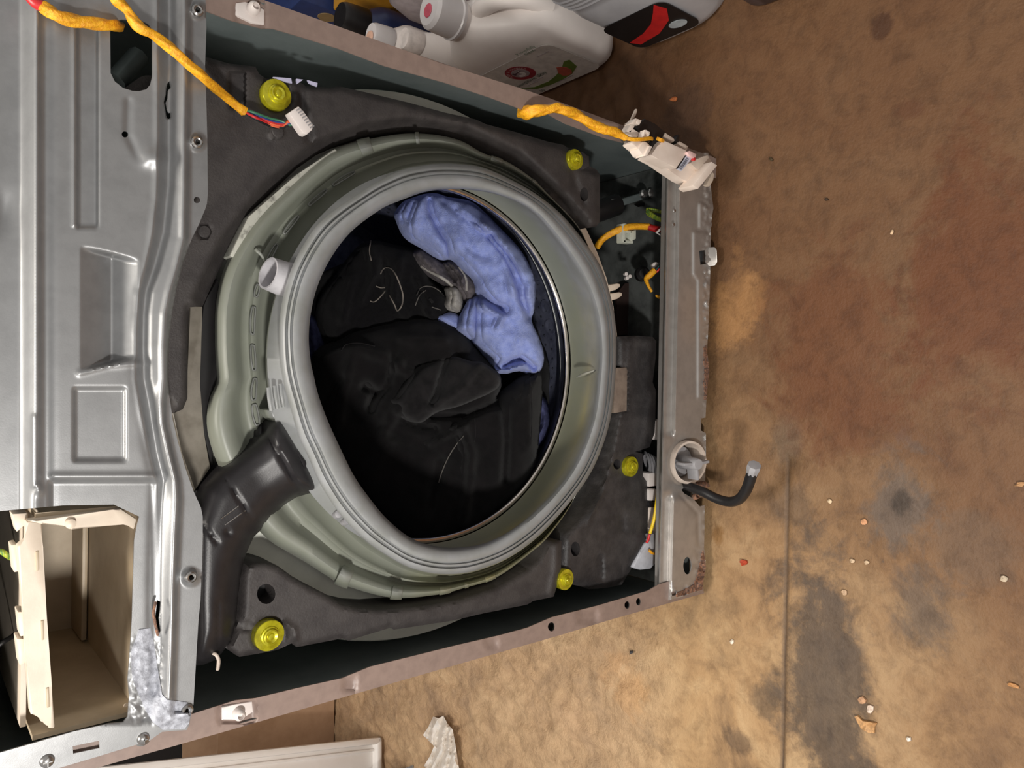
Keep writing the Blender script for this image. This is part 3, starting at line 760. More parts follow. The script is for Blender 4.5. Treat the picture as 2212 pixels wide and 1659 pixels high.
# yellow detergent residue, low down and at the left
low = t.math('MULTIPLY_ADD', sep.outputs[2], -5.0); t.t.nodes[-1].inputs[2].default_value = 2.1
lft = t.math('MULTIPLY_ADD', sep.outputs[0], -4.5); t.t.nodes[-1].inputs[2].default_value = -0.35
dep = t.math('MULTIPLY_ADD', sep.outputs[1], 30.0, True); t.t.nodes[-1].inputs[2].default_value = 0.62
f = t.math('ADD', low, t.math('MULTIPLY', lft, 1.0)); f = t.math('ADD', f, t.math('MULTIPLY_ADD', nz, 2.0)); t.t.nodes[-2].inputs[2].default_value = -1.0
f = t.math('MULTIPLY', t.math('MULTIPLY', f, dep), 0.62, True)
base = t.mix(f, base, lin((190, 176, 96)))
gr = t.math('MULTIPLY_ADD', sep.outputs[1], 60.0, True); t.t.nodes[-1].inputs[2].default_value = -0.7
base = t.mix(t.math('MULTIPLY', gr, 0.7), base, lin((130, 134, 118)))
t.l(base, t.b.inputs['Base Color']); t.b.inputs['Roughness'].default_value = 0.42
t.bump(t.noise(p, 400, 3), 0.08, 0.0006)
M['gasket'] = t.m
GK = loft('door_gasket', gl, 'gasket', WM)
def gpoint(t_, Y, ang, flat=False):
    """point of the ring zone (between base and lip) at an image angle in degrees"""
    i = (math.radians(ang)+PI)/(2*PI)*NG; i0 = int(i) % NG; fr = i-int(i)
    a = G0[i0]*(1-fr)+G0[(i0+1) % NG]*fr; b = LO[i0]*(1-fr)+LO[(i0+1) % NG]*fr
    q = a+(b-a)*t_
    return q if flat else PY(q[0], q[1], Y)
# moulded bands across the tube of the gasket
for ang, w in ((-110, 1.6), (-97, 0.5), (-76, 1.6), (-64, 0.8), (-52, 1.0), (115.5, 1.7), (102, 1.4), (90, 1.5), (84.5, 0.5), (78, 1.5), (62.5, 0.9)):
    rows = []
    for t_, Y in ((-0.05, 0.056), (-0.035, 0.046), (0.03, 0.030), (0.10, 0.0215), (0.18, 0.0185), (0.26, 0.0205), (0.33, 0.0285), (0.37, 0.043)):
        rows.append([gpoint(t_, Y+0.009, ang-w), gpoint(t_, Y, ang-w*0.86), gpoint(t_, Y-0.0006, ang), gpoint(t_, Y, ang+w*0.86), gpoint(t_, Y+0.009, ang+w)])
    loft('gasket_band', [np.array(r) for r in rows], 'gasket', GK, False)
# moulded drain slots
for ang, half in ((-118.5, 3.6), (-127.2, 3.4), (-137.6, 3.3), (-147.0, 3.0), (-158.2, 1.8), (-166.8, 4.2), (-180+2.4, 4.0), (-180-7.0+360, 3.4), (-180-14.5+360, 3.2)):
    P_ = []
    for k in range(24):
        a = 2*PI*k/24
        P_.append(gpoint(0.585+0.034*math.sin(a), 0.0438, ang+half*max(-0.93, min(0.93, math.cos(a)*1.2))))
    P_.append(P_[0])
    tube('drain_slot', P_, 0.0011, mat('slot_shade', (118, 120, 116), 0.5) if 'slot_shade' not in bpy.data.materials else bpy.data.materials['slot_shade'], GK, 6, 0)  # darker grey puts the shade of the slots into their rims
# clamp screw at the lower left
bm = bmesh.new()
add_lathe(bm, PY(729, 1111, 0.006), (0.3, -1, 0), [(0, -0.004), (0.0042, -0.004), (0.0042, 0.003), (0.002, 0.004), (0, 0.004)], 12)
add_lathe(bm, PY(745, 1127, 0.006), (0.3, -1, 0), [(0, -0.004), (0.0036, -0.004), (0.0036, 0.004), (0, 0.004)], 12)
from_bm('clamp_screw', bm, 'grey', GK)
# spray nozzle at the top of the gasket
NZ0, NZ1 = PY(642, 613, 0.012), PY(579, 590, 0.006)
ax = NZ1-NZ0; ln = float(np.linalg.norm(ax))
lathe('spray_nozzle', NZ0, ax, [(0.0, 0), (0.0205, 0), (0.0172, ln*0.5), (0.0160, ln), (0.0140, ln), (0.0135, ln*0.55), (0, ln*0.5)], mat('nozzle_rubber', (186, 184, 188), 0.45), GK, 28, False, 'pale spray nozzle')
tube('mould_flash', [PY(553, 540, 0.028), PY(562, 548, 0.024), PY(572, 562, 0.026)], [0.0022, 0.0016, 0.0012], 'gasket', GK, 8)
# ribbed grip beside the duct and tabs along it
for k in range(3):
    tube('gasket_rib', [PY(580+13*k, 838-4*k, -0.002), PY(582+13*k, 862-4*k, -0.004), PY(586+13*k, 886-4*k, -0.002)], 0.0022, 'gasket', GK, 6, 3)
prism('duct_collar', [(584, 886), (604, 884), (618, 896), (640, 925), (664, 975), (682, 1025), (690, 1050), (676, 1052), (664, 1012), (640, 960), (612, 916), (590, 902)], 0.012, 0.03, 'gasket', GK, 0.002)
for q in ((640, 955), (658, 990), (676, 1022)):
    tube('gasket_rib', [PY(q[0]-8, q[1]+4, 0.0100), PY(q[0]+7, q[1]-6, 0.0085)], 0.0012, 'grey', GK, 6, 0)
tube('gasket_crease', [PY(1246, 815, 0.02), PY(1262, 808, 0.006), PY(1284, 800, -0.008)], [0.0010, 0.0022, 0.0008], 'gasket', GK, 8)

# ---- drum
DR = bpy.data.objects.new('tmp', None)
RR = 0.2165
bm = bmesh.new()
add_lathe(bm, (RCX, 0.056, RCZ), (0, 1, 0), [(RR+0.002, 0.0), (RR+0.005, 0.014), (0.240, 0.046), (0.252, 0.056), (0.254, 0.380), (0.240, 0.395), (0.05, 0.405), (0, 0.405), (0, 0.412), (0.245, 0.402), (0.262, 0.385), (0.260, 0.056), (0.244, 0.042), (RR+0.010, 0.012), (RR+0.0035, 0.004), (RR+0.002, -0.001)], 96)
DR = from_bm('drum', bm, 'drumin', WM)
lathe('drum_rim', (RCX, 0.058, RCZ), (0, 1, 0), [(RR+0.0045*math.cos(a), 0.0040*math.sin(a)) for a in np.linspace(0, 2*PI, 12, endpoint=False)], 'rim', DR, 120, True)
# perforations: small punched dimples, thousands: one stuff part
bm = bmesh.new()
for j in range(22):
    yy = 0.085+0.014*j
    for i in range(110):
        a = 2*PI*(i+0.5*(j % 2))/110
        if (i//10) % 4 == 3: continue
        n_ = Vector((-math.cos(a), 0, -math.sin(a)))
        c = Vector((RCX, yy, RCZ))-n_*0.2525
        u = Vector((0, 1, 0)); w = n_.cross(u)
        ring = [bm.verts.new(c+(u*math.cos(b)+w*math.sin(b))*0.0030) for b in np.linspace(0, 2*PI, 6, endpoint=False)]
        tip = bm.verts.new(c+n_*0.0016)
        for k in range(6): bm.faces.new((ring[k], ring[(k+1) % 6], tip))
tag(from_bm('perforation', bm, 'steel', DR, 20), kind='stuff')
# big embossed dishes between the holes
for aa in (-1.32, -1.20, -1.08, -0.55, -0.35):
    for yy in (0.092, 0.124):
        n_ = np.array([-math.cos(aa), 0, -math.sin(aa)])
        lathe('dish', np.array([RCX, yy, RCZ])-n_*0.2535, n_, [(0.013, 0.0), (0.0115, 0.003), (0.0085, 0.003), (0.006, 0.0015), (0, 0.001)], 'drumin', DR, 20)
# paddles that lift the wash
for aa in (0.9, 3.0, 5.09-2*PI):
    rot = Matrix.Rotation(-(aa+PI/2), 3, 'Y')
    c = (RCX+0.228*math.cos(aa), 0.26, RCZ+0.228*math.sin(aa))
    if aa > 0:
        box('lifter', c, (0.05, 0.26, 0.05), 'drumin', DR, rot, 0.018)

# ---- inlet duct from the drawer to the gasket
DU = [(586, 912), (606, 900), (625, 922), (655, 968), (676, 1010), (686, 1036), (690, 1058), (680, 1066), (668, 1066), (640, 1074), (612, 1092), (580, 1128), (548, 1160), (532, 1195), (522, 1230), (514, 1290), (510, 1340), (500, 1382), (480, 1410), (466, 1425), (440, 1436), (405, 1440), (395, 1300), (400, 1150), (424, 1090), (440, 1050), (466, 1020), (505, 985), (548, 955), (570, 935)]
AXD = [(430, 1420), (462, 1260), (480, 1180), (520, 1100), (580, 1020), (640, 975)]
def duct_fn(x, y):
    d = dpoly(x, y, DU, True)
    Yv = 0.038-0.040*np.sqrt(np.clip(1-(1-np.clip(d/62.0, 0, 1))**2, 0, 1))
    Yv -= 0.012*sstep(0, 90, (x-590)*0.62-(y-1010)*0.45+40)
    # collar steps at the gasket end
    s = (x-575)*0.86-(y-965)*0.5
    Yv += 0.003*np.exp(-((s-14)/4.0)**2)
    Yv -= 0.003*sstep(18, 24, s)*(1-sstep(52, 60, s))
    Yv -= 0.003*sstep(58, 64, s)
    Yv += 0.0025*np.exp(-(dpoly(x, y, [(484, 1030), (545, 1120)])/4.0)**2)
    Yv += 0.0025*np.exp(-(dpoly(x, y, [(440, 1136), (470, 1172)])/4.0)**2)
    Yv += 0.004*np.exp(-(np.hypot(x-493, y-1150)/6.0)**2)
    Yv += 0.0025*np.exp(-(dpoly(x, y, [(472, 1300), (471, 1400)])/3.0)**2)
    Yv += 0.02*sstep(0, 40, 440-x)*(y > 1150)
    return Yv+0.004
IDU = sheet('inlet_duct', DU, duct_fn, 0.045, 'duct', WM, (), 6, 'black rubber inlet duct', 60)
def duct_Y(px, py): return float(duct_fn(np.array([float(px)]), np.array([float(py)]))[0])
for a, b in (((478, 1120), (515, 1093)), ((486, 1134), (530, 1103))):
    tube('mould_line', [PY(a[0]+(b[0]-a[0])*k, a[1]+(b[1]-a[1])*k, duct_Y(a[0]+(b[0]-a[0])*k, a[1]+(b[1]-a[1])*k)-0.0002) for k in (0, 0.33, 0.66, 1)], 0.0006, 'screw', IDU, 6, 0)
prism('collar_block', [(640, 968), (664, 1000), (660, 1022), (650, 1030), (628, 990)], 0.000, 0.01, 'duct', IDU, 0.002)
prism('collar_block', [(610, 930), (634, 962), (622, 985), (590, 940)], -0.002, 0.01, 'duct', IDU, 0.002)
tube('cable_tie', [PY(456, 1410, 0.02), PY(466, 1414, 0.016), PY(472, 1426, 0.016), PY(470, 1446, 0.02)], 0.0018, 'ring', IDU, 6)

# ---- base rail
BR = [(1439, 330), (1530, 330), (1536, 408), (1541, 448), (1536, 484), (1535, 534), (1534, 603), (1530, 712), (1527, 762), (1532, 800), (1526, 864), (1524, 902), (1514, 904), (1514, 930), (1525, 936), (1525, 990), (1523, 1040), (1512, 1048), (1480, 1052), (1472, 1058), (1478, 1066), (1496, 1076), (1512, 1094), (1522, 1091), (1522, 1132), (1521, 1185), (1525, 1225), (1519, 1250), (1517, 1275), (1490, 1283), (1470, 1290), (1440, 1298), (1419, 1302), (1418, 1288), (1421, 1265), (1425, 1100), (1428, 960), (1431, 800), (1434, 680), (1436, 560)]
BRX = [(330, 1439), (560, 1436), (800, 1431), (960, 1428), (1100, 1425), (1300, 1420)]
def rail_fn(x, y):
    u = x-np.interp(y, [p[0] for p in BRX], [p[1] for p in BRX])
    Yv = -0.006+0.016*(1-sstep(0, 6, u))**2
    on = 1-0.0*y
    k = sstep(930, 950, y)*(1-sstep(1060, 1085, y))
    Yv = Yv+0.0085*(1-sstep(20, 31, u))*(1-k)+0.004*k
    # upper pressed outline
    lx = np.where(y < 497, 1510.0, np.where(y < 596, 1497.0, 1507.0))
    lx = np.where((y > 592) & (y < 606), 1497.0+(y-592)*0.72, lx)
    Yv -= 0.0030*sstep(-4, 4, x-lx)*sstep(434, 442, y)*(1-sstep(856, 866, y))*(1-np.exp(-((y-497)/4.0)**2))
    # raised panel at the filter end
    d = dpoly(x, y, [(1472, 1072), (1508, 1110), (1509, 1180)])
    Yv += 0.0016*np.exp(-(d/4.0)**2)
    # filter well
    Yv += 0.010*(1-sstep(30, 48, np.hypot((x-1482)/0.9, (y-998)/1.15)))
    # battered corner
    w = sstep(1150, 1220, y)*sstep(1492, 1512, x)
    w = np.maximum(w, sstep(1258, 1276, y)*sstep(1448, 1462, x))
    idx = np.nonzero(w > 0.01)[0]
    if len(idx): Yv[idx] += w[idx]*0.006*(fbm(x[idx], y[idx], 0.06, 5.0))
    w = sstep(1516, 1524, x)
    idx = np.nonzero(w > 0.01)[0]
    if len(idx): Yv[idx] += w[idx]*0.004*(fbm(x[idx], y[idx], 0.09, 9.0))
    return Yv
rail = sheet('base_rail', BR, rail_fn, 0.0018, 'galv2', WM, [circ(1486, 998, 30, 42, 28), circ(1485, 1222, 9, 19, 18), [(1510, 542), (1524, 540), (1526, 570), (1513, 572)], [(1450, 1280), (1461, 1277), (1462, 1285), (1452, 1288)]], 3.4, smooth=60,
             extra=[[(np.interp(y, [p[0] for p in BRX], [p[1] for p in BRX])+u, y) for y in np.arange(372, 1262, 5.0)] for u in (1.5, 3, 4.5, 6, 20, 22, 24, 26, 28, 30, 32)])
box('rail_shelf', (0, 0.016, float(PY(1440, 800, 0.006)[2])-0.004), (0.66, 0.016, 0.0016), 'galv2', rail)
# rust along the battered lower corner
def rust_fn(x, y): return rail_fn(x, y)-0.0012-0.0018*np.abs(fbm(x, y, 0.16, 2.0))
sheet('rust_crust', [(1520, 1190), (1525, 1224), (1520, 1252), (1517, 1274), (1490, 1282), (1462, 1290), (1466, 1280), (1484, 1272), (1500, 1262), (1508, 1240), (1514, 1214)], rust_fn, 0.003, 'rust', rail, (), 4)
sheet('rust_crust', [(1526, 745), (1532, 800), (1526, 864), (1522, 864), (1523, 800), (1521, 752)], rust_fn, 0.003, 'rust', rail, (), 4)
for q in ((1532, 424), (1536, 450), (1533, 484)):
    prism('tooth', circ(q[0], q[1], 6, 9, 8), -0.005, 0.006, 'galv2', rail, 0.001)
# bent tab
bm = bmesh.new()
add_prism(bm, [(1526, 534), (1544, 533), (1549, 540), (1550, 566), (1545, 574), (1528, 576)], [-0.006, -0.016, -0.020, -0.020, -0.016, -0.006], 0.003, 0.001)
from_bm('tab', bm, 'galv2', rail)
prism('tab_slot', [(1508, 528), (1520, 524), (1528, 530), (1530, 572), (1516, 574), (1509, 564)], 0.000, 0.004, mat('tab_shade_steel', (96, 98, 100), 0.4, 0.6), rail, 0.001)  # darkened steel plate, shade behind the tab painted as colour
for x_, y_ in ((1457, 455), (1455, 485), (1485, 718), (1485, 568)):
    lathe('spot_weld', PY(x_, y_, -0.004), (0, -1, 0), [(0.003, 0), (0.0024, 0.001), (0, 0.0014)], 'screw', rail, 10)
# filter cover: collar ring and finned knob
fc = PY(1484, 998, -0.004)
FA = np.array([0.0, -1.0, 0.22]); FA /= np.linalg.norm(FA)
FIL = lathe('filter_housing', fc+np.array([0, 0.018, -0.004]), FA, [(0.0305, -0.01), (0.0320, 0.0), (0.0330, 0.022), (0.0322, 0.0255), (0.0290, 0.0255), (0.0278, 0.022), (0.0268, 0.004), (0.0262, -0.012), (0, -0.014)], 'ring', WM, 48)
rotF = V((0, -1, 0.22)).to_track_quat('Z', 'Y').to_matrix()
bm = bmesh.new()
kc = PY(1497, 1001, -0.018)
add_lathe(bm, kc, FA, [(0, -0.034), (0.0240, -0.034), (0.0235, -0.030), (0.011, -0.028), (0.0095, -0.002), (0.0088, 0.010), (0.0075, 0.0125), (0, 0.013)], 28)
for k in range(3):
    a = math.radians((90, -84, 188)[k])
    d = (rotF @ Vector((math.cos(a), math.sin(a), 0)))
    rot = Matrix.Rotation(0, 3, 'Z')
    c = V(kc)+d*0.0150-V(FA)*0.002
    q = rotF @ Matrix.Rotation(a, 3, 'Z')
    add_box(bm, c, (0.019, 0.0042, 0.022), q, 0.001)
from_bm('filter_knob', bm, 'grey', FIL)
# drain hose curling out in front
hp = [PY(1468, 1046, 0.012), PY(1490, 1052, -0.010), PY(1518, 1062, -0.036), PY(1548, 1077, -0.058), PY(1576, 1084, -0.080), PY(1597, 1078, -0.102), PY(1611, 1060, -0.120), PY(1619, 1040, -0.132), PY(1625, 1020, -0.140)]
HO = tube('drain_hose', hp, [0.0070, 0.0068, 0.0070, 0.0071, 0.0072, 0.0073, 0.0074, 0.0075, 0.0075], 'hose', WM, 16, 6)
hd = hp[-1]-hp[-2]
lathe('hose_plug', hp[-1]-hd*0.12, hd, [(0, 0), (0.0078, 0), (0.0080, 0.004), (0.0090, 0.007), (0.0094, 0.013), (0.0088, 0.0155), (0, 0.016)], 'grey', HO, 8, False, 'grey hose plug', 30)
# rusty hose clip under the ring
lathe('hose_clip', PY(1500, 1074, -0.012), (0.5, -1, 0.1), [(0.0030, 0), (0.0046, 0), (0.0046, 0.007), (0.0030, 0.007)], 'rust', rail, 14, True)
prism('clip_barrel', [(1506, 1064), (1520, 1064), (1523, 1074), (1509, 1076)], -0.012, 0.010, 'screw', rail, 0.002)
prism('rust_lump', [(1510, 1042), (1526, 1040), (1534, 1046), (1536, 1052), (1524, 1056), (1512, 1054)], -0.008, 0.012, 'rust', rail, 0.002)

# ---- pump and wiring behind the rail
PU = prism('pump_body', [(1385, 1192), (1396, 1172), (1412, 1168), (1420, 1180), (1421, 1208), (1412, 1216), (1408, 1230), (1384, 1232), (1366, 1226)], 0.045, 0.06, mat('pump_plastic', (196, 198, 206), 0.4), WM, 0.003)
prism('pump_motor', [(1404, 1155), (1420, 1150), (1424, 1172), (1424, 1190), (1408, 1186)], 0.040, 0.03, 'grey', PU, 0.002)
prism('pump_seat', [(1402, 1096), (1422, 1094), (1423, 1150), (1400, 1152)], 0.05, 0.03, 'lockw', PU, 0.002)
for k, q in enumerate(([(1402, 1022), (1420, 1020), (1421, 1050), (1402, 1052)], [(1402, 1056), (1420, 1056), (1420, 1082), (1402, 1082)], [(1413, 908), (1428, 905), (1428, 952), (1420, 950), (1413, 938)])):
    prism('hose_neck', q, 0.046, 0.03, 'white', PU, 0.003)
prism('pump_coupling', [(1402, 1084), (1422, 1082), (1422, 1096), (1403, 1096)], 0.048, 0.03, 'black', PU, 0.002)
# ribbed bellows at the weight
bmr = bmesh.new()
for k in range(5):
    c = PY(1398+6*k, 998+3*k, 0.058-0.002*k)
    add_lathe(bmr, c, (0.2, -0.5, -0.8), [(0.012, -0.002), (0.0175, 0.0), (0.012, 0.002)], 24)
from_bm('bellows', bmr, 'grey', PU)
tube('sensor_wire', [PY(1424, 1000, 0.030), PY(1424, 1040, 0.028), PY(1419, 1078, 0.028), PY(1413, 1120, 0.030), PY(1404, 1152, 0.036)], 0.0026, mat('yellow_wire', (242, 206, 40), 0.4), WM)
tube('sensor_lead', [PY(1403, 1154, 0.036), PY(1400, 1166, 0.038), PY(1397, 1172, 0.040)], 0.0022, 'red', WM)
tube('pump_lead', [PY(1402, 1188, 0.040), PY(1408, 1194, 0.038), PY(1416, 1196, 0.040)], 0.0022, 'ytape', WM)

# ---- damper and wiring in the lower right corner
D0, D1 = PY(1296, 455, 0.115), PY(1336, 441, 0.105)
dx = D1-D0; dl = float(np.linalg.norm(dx))
lathe('damper', D0-dx*0.6, dx, [(0, 0), (0.017, 0), (0.017, dl*1.5), (0.0155, dl*1.6), (0.0135, dl*1.58), (0, dl*1.56)], 'black', WM, 28)
dm = [o for o in WM.children if o.name.startswith('damper')][0]
for q in ((1326, 432), (1332, 455), (1341, 441)):
    lathe('damper_glint', PY(q[0], q[1], 0.098), dx, [(0.0026, -0.006), (0.0022, 0.002), (0, 0.003)], 'screw', dm, 10)  # added zinc studs stand in for highlights on the black end
prism('damper_rod', [(1340, 430), (1400, 412), (1432, 396), (1434, 408), (1402, 428), (1342, 446)], 0.115, 0.012, 'inner', dm, 0.003)
for q, r in (((1390, 418), 0.007), ((1408, 418), 0.009), ((1420, 408), 0.008)):
    lathe('damper_nut', PY(q[0], q[1], 0.105), (0, -1, 0.3), [(0, -0.004), (r, -0.004), (r, 0.003), (r*0.6, 0.005), (0, 0.006)], 'screw', dm, 8, False, None, 20)
prism('pan_slot', [(1371, 441), (1378, 437), (1392, 438), (1395, 444), (1380, 447)], 0.118, 0.002, 'dark', WM)
prism('pan_slot', [(1427, 418), (1436, 412), (1438, 428), (1424, 436)], 0.100, 0.002, 'dark', WM)
# rounded opening through the pan
prism('pan_opening', [(1334, 632), (1350, 612), (1374, 608), (1398, 616), (1408, 640), (1410, 720), (1330, 724)], 0.150, 0.004, mat('pan_hole_brown', (44, 26, 20), 0.8), WM)  # flat dark brown plate fills the opening
for dy in (0, 6):
    tube('earth_wire', [PY(1437, 480-dy*0.4, 0.02), PY(1420, 473-dy*0.6, 0.045), PY(1402, 464-dy, 0.065), PY(1399, 458-dy, 0.07), PY(1412, 456-dy*0.4, 0.065), PY(1436, 459, 0.05)], 0.0027, 'ygreen', WM)
tube('loom', [PY(1290, 534, 0.10), PY(1300, 518, 0.09), PY(1316, 506, 0.08), PY(1344, 494, 0.066), PY(1372, 489, 0.058), PY(1400, 489, 0.05)], 0.0050, 'ytape', WM, 16, 6, None, (0.1, 3, 0.3))
tube('loom_sleeve', [PY(1399, 489, 0.05), PY(1414, 494, 0.045), PY(1430, 496, 0.04)], 0.0050, mat('red_sleeve', (160, 26, 28), 0.45), WM, 10)
bm = bmesh.new()
for q in ([(1345, 483), (1352, 482), (1352, 524), (1345, 523)], [(1350, 482), (1366, 486), (1366, 492), (1350, 488)], [(1362, 500), (1374, 496), (1374, 516), (1362, 522)], [(1348, 518), (1368, 520), (1368, 526), (1346, 524)], [(1352, 497), (1366, 499), (1366, 504), (1352, 503)]):
    add_prism(bm, q, 0.062, 0.012, 0.0008)
from_bm('cable_clip', bm, mat('clip_nylon', (206, 210, 196), 0.4), WM)
bm = bmesh.new(); add_tube(bm, [PY(1436, 486, 0.03), PY(1418, 503, 0.034), PY(1432, 510, 0.034)], 0.002, 6)
from_bm('cable_tie', bm, 'white', WM)
for i, (col, off) in enumerate((('green', 0), ('bluew', 2), ('blackw', -2))):
    tube('lead', [PY(1435+off*0.5, 516, 0.028), PY(1433+off, 545, 0.03), PY(1428+off, 566, 0.034), PY(1414+off, 584, 0.04)], 0.0016, col, WM)
tube('lead', [PY(1433, 574, 0.03), PY(1424, 582, 0.034), PY(1418, 588, 0.038)], 0.0016, 'red', WM)
tube('tape_wrap', [PY(1414, 584, 0.04), PY(1404, 594, 0.044), PY(1396, 602, 0.05), PY(1400, 616, 0.052), PY(1408, 630, 0.05)], [0.0048, 0.0050, 0.0040, 0.0026, 0.0022], 'ytape', WM, 10)
tube('tape_end', [PY(1416, 638, 0.05), PY(1425, 642, 0.046), PY(1433, 644, 0.042)], [0.0016, 0.0030, 0.0040], 'ytape', WM, 8)
lathe('push_clip', PY(1416, 575, 0.045), (-0.2, -1, 0.5), [(0, -0.004), (0.0062, -0.004), (0.0062, 0.001), (0.004, 0.003), (0, 0.0035)], 'white', WM, 18)
for q in ((1352, 592), (1360, 597), (1354, 601)):
    lathe('terminal', PY(q[0], q[1], 0.10), (0, -1, 0.4), [(0, -0.004), (0.003, -0.004), (0.003, 0.002), (0, 0.003)], 'white', WM, 10)
lathe('thermostat', PY(1388, 592, 0.09), (0, -1, 0.6), [(0, -0.006), (0.012, -0.006), (0.012, 0.004), (0.008, 0.008), (0, 0.009)], 'black', WM, 20)

# ---- yellow taped harness hanging over the cross bar, with its white plug
hy = [(245, -22, -0.028), (253, 0, -0.026), (273, 20, -0.024), (286, 41, -0.026), (303, 60, -0.028), (329, 74, -0.026), (356, 94, -0.024), (380, 114, -0.022), (408, 140, -0.020), (435, 162, -0.016), (458, 184, -0.004), (481, 203, 0.008), (506, 224, 0.016), (528, 241, 0.020)]
rr = [0.0042+0.0004*math.sin(i*2.1) for i in range(len(hy))]
HN = tube('plug_harness', [PY(*q) for q in hy], rr, 'ytape', WM, 20, 7, None, (0.13, 4, 0.35))
wl = (('orange', 0, 0), ('orange', 3, -3), ('red', -3, 1), ('bluew', -6, 4), ('green', -10, 6), ('blackw', 4, 4), ('red', 1, 2))
for i, (col, o1, o2) in enumerate(wl):
    e = (628+i*3, 262+i*2.2)
    tube('wire', [PY(524+o2*0.3, 240+o1*0.3, 0.020), PY(548, 251+o1*0.8, 0.020-0.001*i), PY(580, 266+o1*1.1, 0.018), PY(608, 272+o1, 0.018), PY(622+i, 264+o2, 0.016), PY(e[0]+10, e[1]-12+i, 0.014)], 0.0013, col, HN, 6, 4)
PL = prism('plug', [(624, 243), (645, 229), (656, 240), (677, 270), (675, 280), (663, 291), (655, 288)], 0.004, 0.010, 'white', HN, 0.001, 'white eight-way plug')
for k in range(8):
    a = (640+4.2*k, 236+5.4*k)
    prism('plug_rib', [(a[0], a[1]+2), (a[0]+9, a[1]-3), (a[0]+10, a[1]-1.4), (a[0]+1, a[1]+3.6)], 0.0030, 0.002, 'grey', PL)
# second harness, red sleeve then yellow, dropping into the slot
tube('loom_sleeve', [PY(60, -16, -0.016), PY(71, 0, -0.016), PY(80, 8, -0.017), PY(92, 14, -0.018)], 0.0044, 'red', WM, 12)
tube('loom', [PY(90, 13, -0.018), PY(108, 25, -0.019), PY(127, 36, -0.020), PY(152, 43, -0.019), PY(177, 47, -0.018), PY(205, 51, -0.017), PY(228, 53, -0.016), PY(248, 55, -0.010), PY(258, 56, 0.010)], [0.0046, 0.0047, 0.0046, 0.0049, 0.0047, 0.0046, 0.0044, 0.0043, 0.0042], 'ytape', WM, 20, 8, None, (0.13, 4, 0.35))
# parts seen through the slot
tube('cavity_rib', [PY(250, 176, 0.12), PY(300, 120, 0.13)], 0.010, 'inner', WM, 8, 0)
prism('cavity_block', [(265, 192), (310, 160), (345, 160), (345, 215), (265, 215)], 0.10, 0.02, 'weight', WM, 0.004)

# ================================================================== the laundry in the drum
def heap(x, y):
    return 0.112+np.clip(1178-x, 0, 600)*0.00042
def c1(cx, cy, pts):      # outline read in the zoomed view starting at (640, 380), scale 3.073
    return [(cx+p[0]/3.073, cy+p[1]/3.073) for p in pts]
def cloth(name, outl, lift, bulge, R, folds, material, label, cat='clothing', parent=None, step=6, thick=0.014, rough=0.003, seed=1.0, ns=0.02, base=heap):
    outl = [tuple(p) for p in catmull(outl, 3, True)]
    def fn(x, y):
        d = dpoly(x, y, outl, True)
        Yv = base(x, y)-lift-bulge*np.sqrt(np.clip(1-(1-np.clip(d/R, 0, 1))**2, 0, 1))
        for line, w, h in folds:
            Yv = Yv-h*np.exp(-(dpoly(x, y, line)/w)**2)
        if rough: Yv = Yv-rough*fbm(x, y, ns, seed, 3)
        return Yv
    o = sheet(name, outl, fn, thick, material, parent, (), step, None, 75)
    if label: tag(o, label, cat)
    return o, (lambda a, b: float(fn(np.array([float(a)]), np.array([float(b)]))[0]))

# deepest: dark wash filling the drum
cloth('dark_laundry', [(655, 640), (700, 590), (770, 560), (850, 540), (960, 540), (1100, 620), (1180, 760), (1195, 900), (1170, 1010), (1090, 1110), (960, 1190), (830, 1160), (720, 1040), (650, 900), (630, 740)], -0.03, 0.03, 90,
      [([(760, 520), (800, 640), (780, 700)], 26, 0.02), ([(840, 520), (900, 600)], 24, 0.02), ([(700, 560), (730, 680)], 20, 0.015), ([(950, 1050), (860, 1150)], 40, 0.02)], 'jean',
      'near-black laundry at the back of the drum, under all the other clothes', 'clothes', rough=0.012, seed=3.3, step=9)
cloth('slate_shirt', [(640, 690), (675, 680), (700, 720), (705, 780), (690, 830), (660, 830), (640, 780)], 0.0, 0.02, 24, [([(672, 690), (690, 800)], 8, 0.008)], 'navy',
      'slate blue cloth peeking out at the upper left rim of the drum opening', rough=0.004, seed=6.1)
cloth('slate_cloth', [(740, 985), (770, 1000), (800, 1050), (830, 1090), (800, 1110), (760, 1060), (735, 1010)], 0.0, 0.016, 20, [([(755, 1000), (800, 1080)], 7, 0.006)], 'navy',
      'slate blue corner of cloth at the lower left rim of the drum opening', rough=0.004, seed=9.1)
# upper black jeans with the frayed hem and belt loop
j1, j1f = cloth('black_jeans', [(768, 545), (800, 520), (850, 528), (905, 545), (930, 600), (965, 640), (975, 690), (940, 712), (900, 700), (850, 715), (780, 735), (720, 750), (690, 700), (700, 640), (735, 590)], 0.014, 0.035, 50,
      [([(800, 530), (810, 590), (780, 650)], 9, 0.010), ([(865, 560), (850, 640), (880, 690)], 10, 0.010), ([(760, 600), (740, 690)], 12, 0.012), ([(905, 640), (935, 690)], 8, 0.008), ([(830, 560), (835, 640)], 8, -0.012), ([(895, 600), (925, 655)], 7, -0.008)], 'jean',
      'black jeans with frayed pale threads and a belt loop, below the blue towel', seed=1.2, rough=0.004, ns=0.03)
def on(fnn, pts, r, name, m_, parent, off=0.0008, n=6, spl=4):
    P_ = catmull(pts, spl)
    return tube(name, [PY(q[0], q[1], fnn(q[0], q[1])-off) for q in P_], r, m_, parent, n, 0)
on(j1f, c1(640, 380, [(490, 830), (520, 835), (560, 800), (600, 745), (560, 742), (530, 732)]), 0.0009, 'frayed_thread', 'fray', j1)
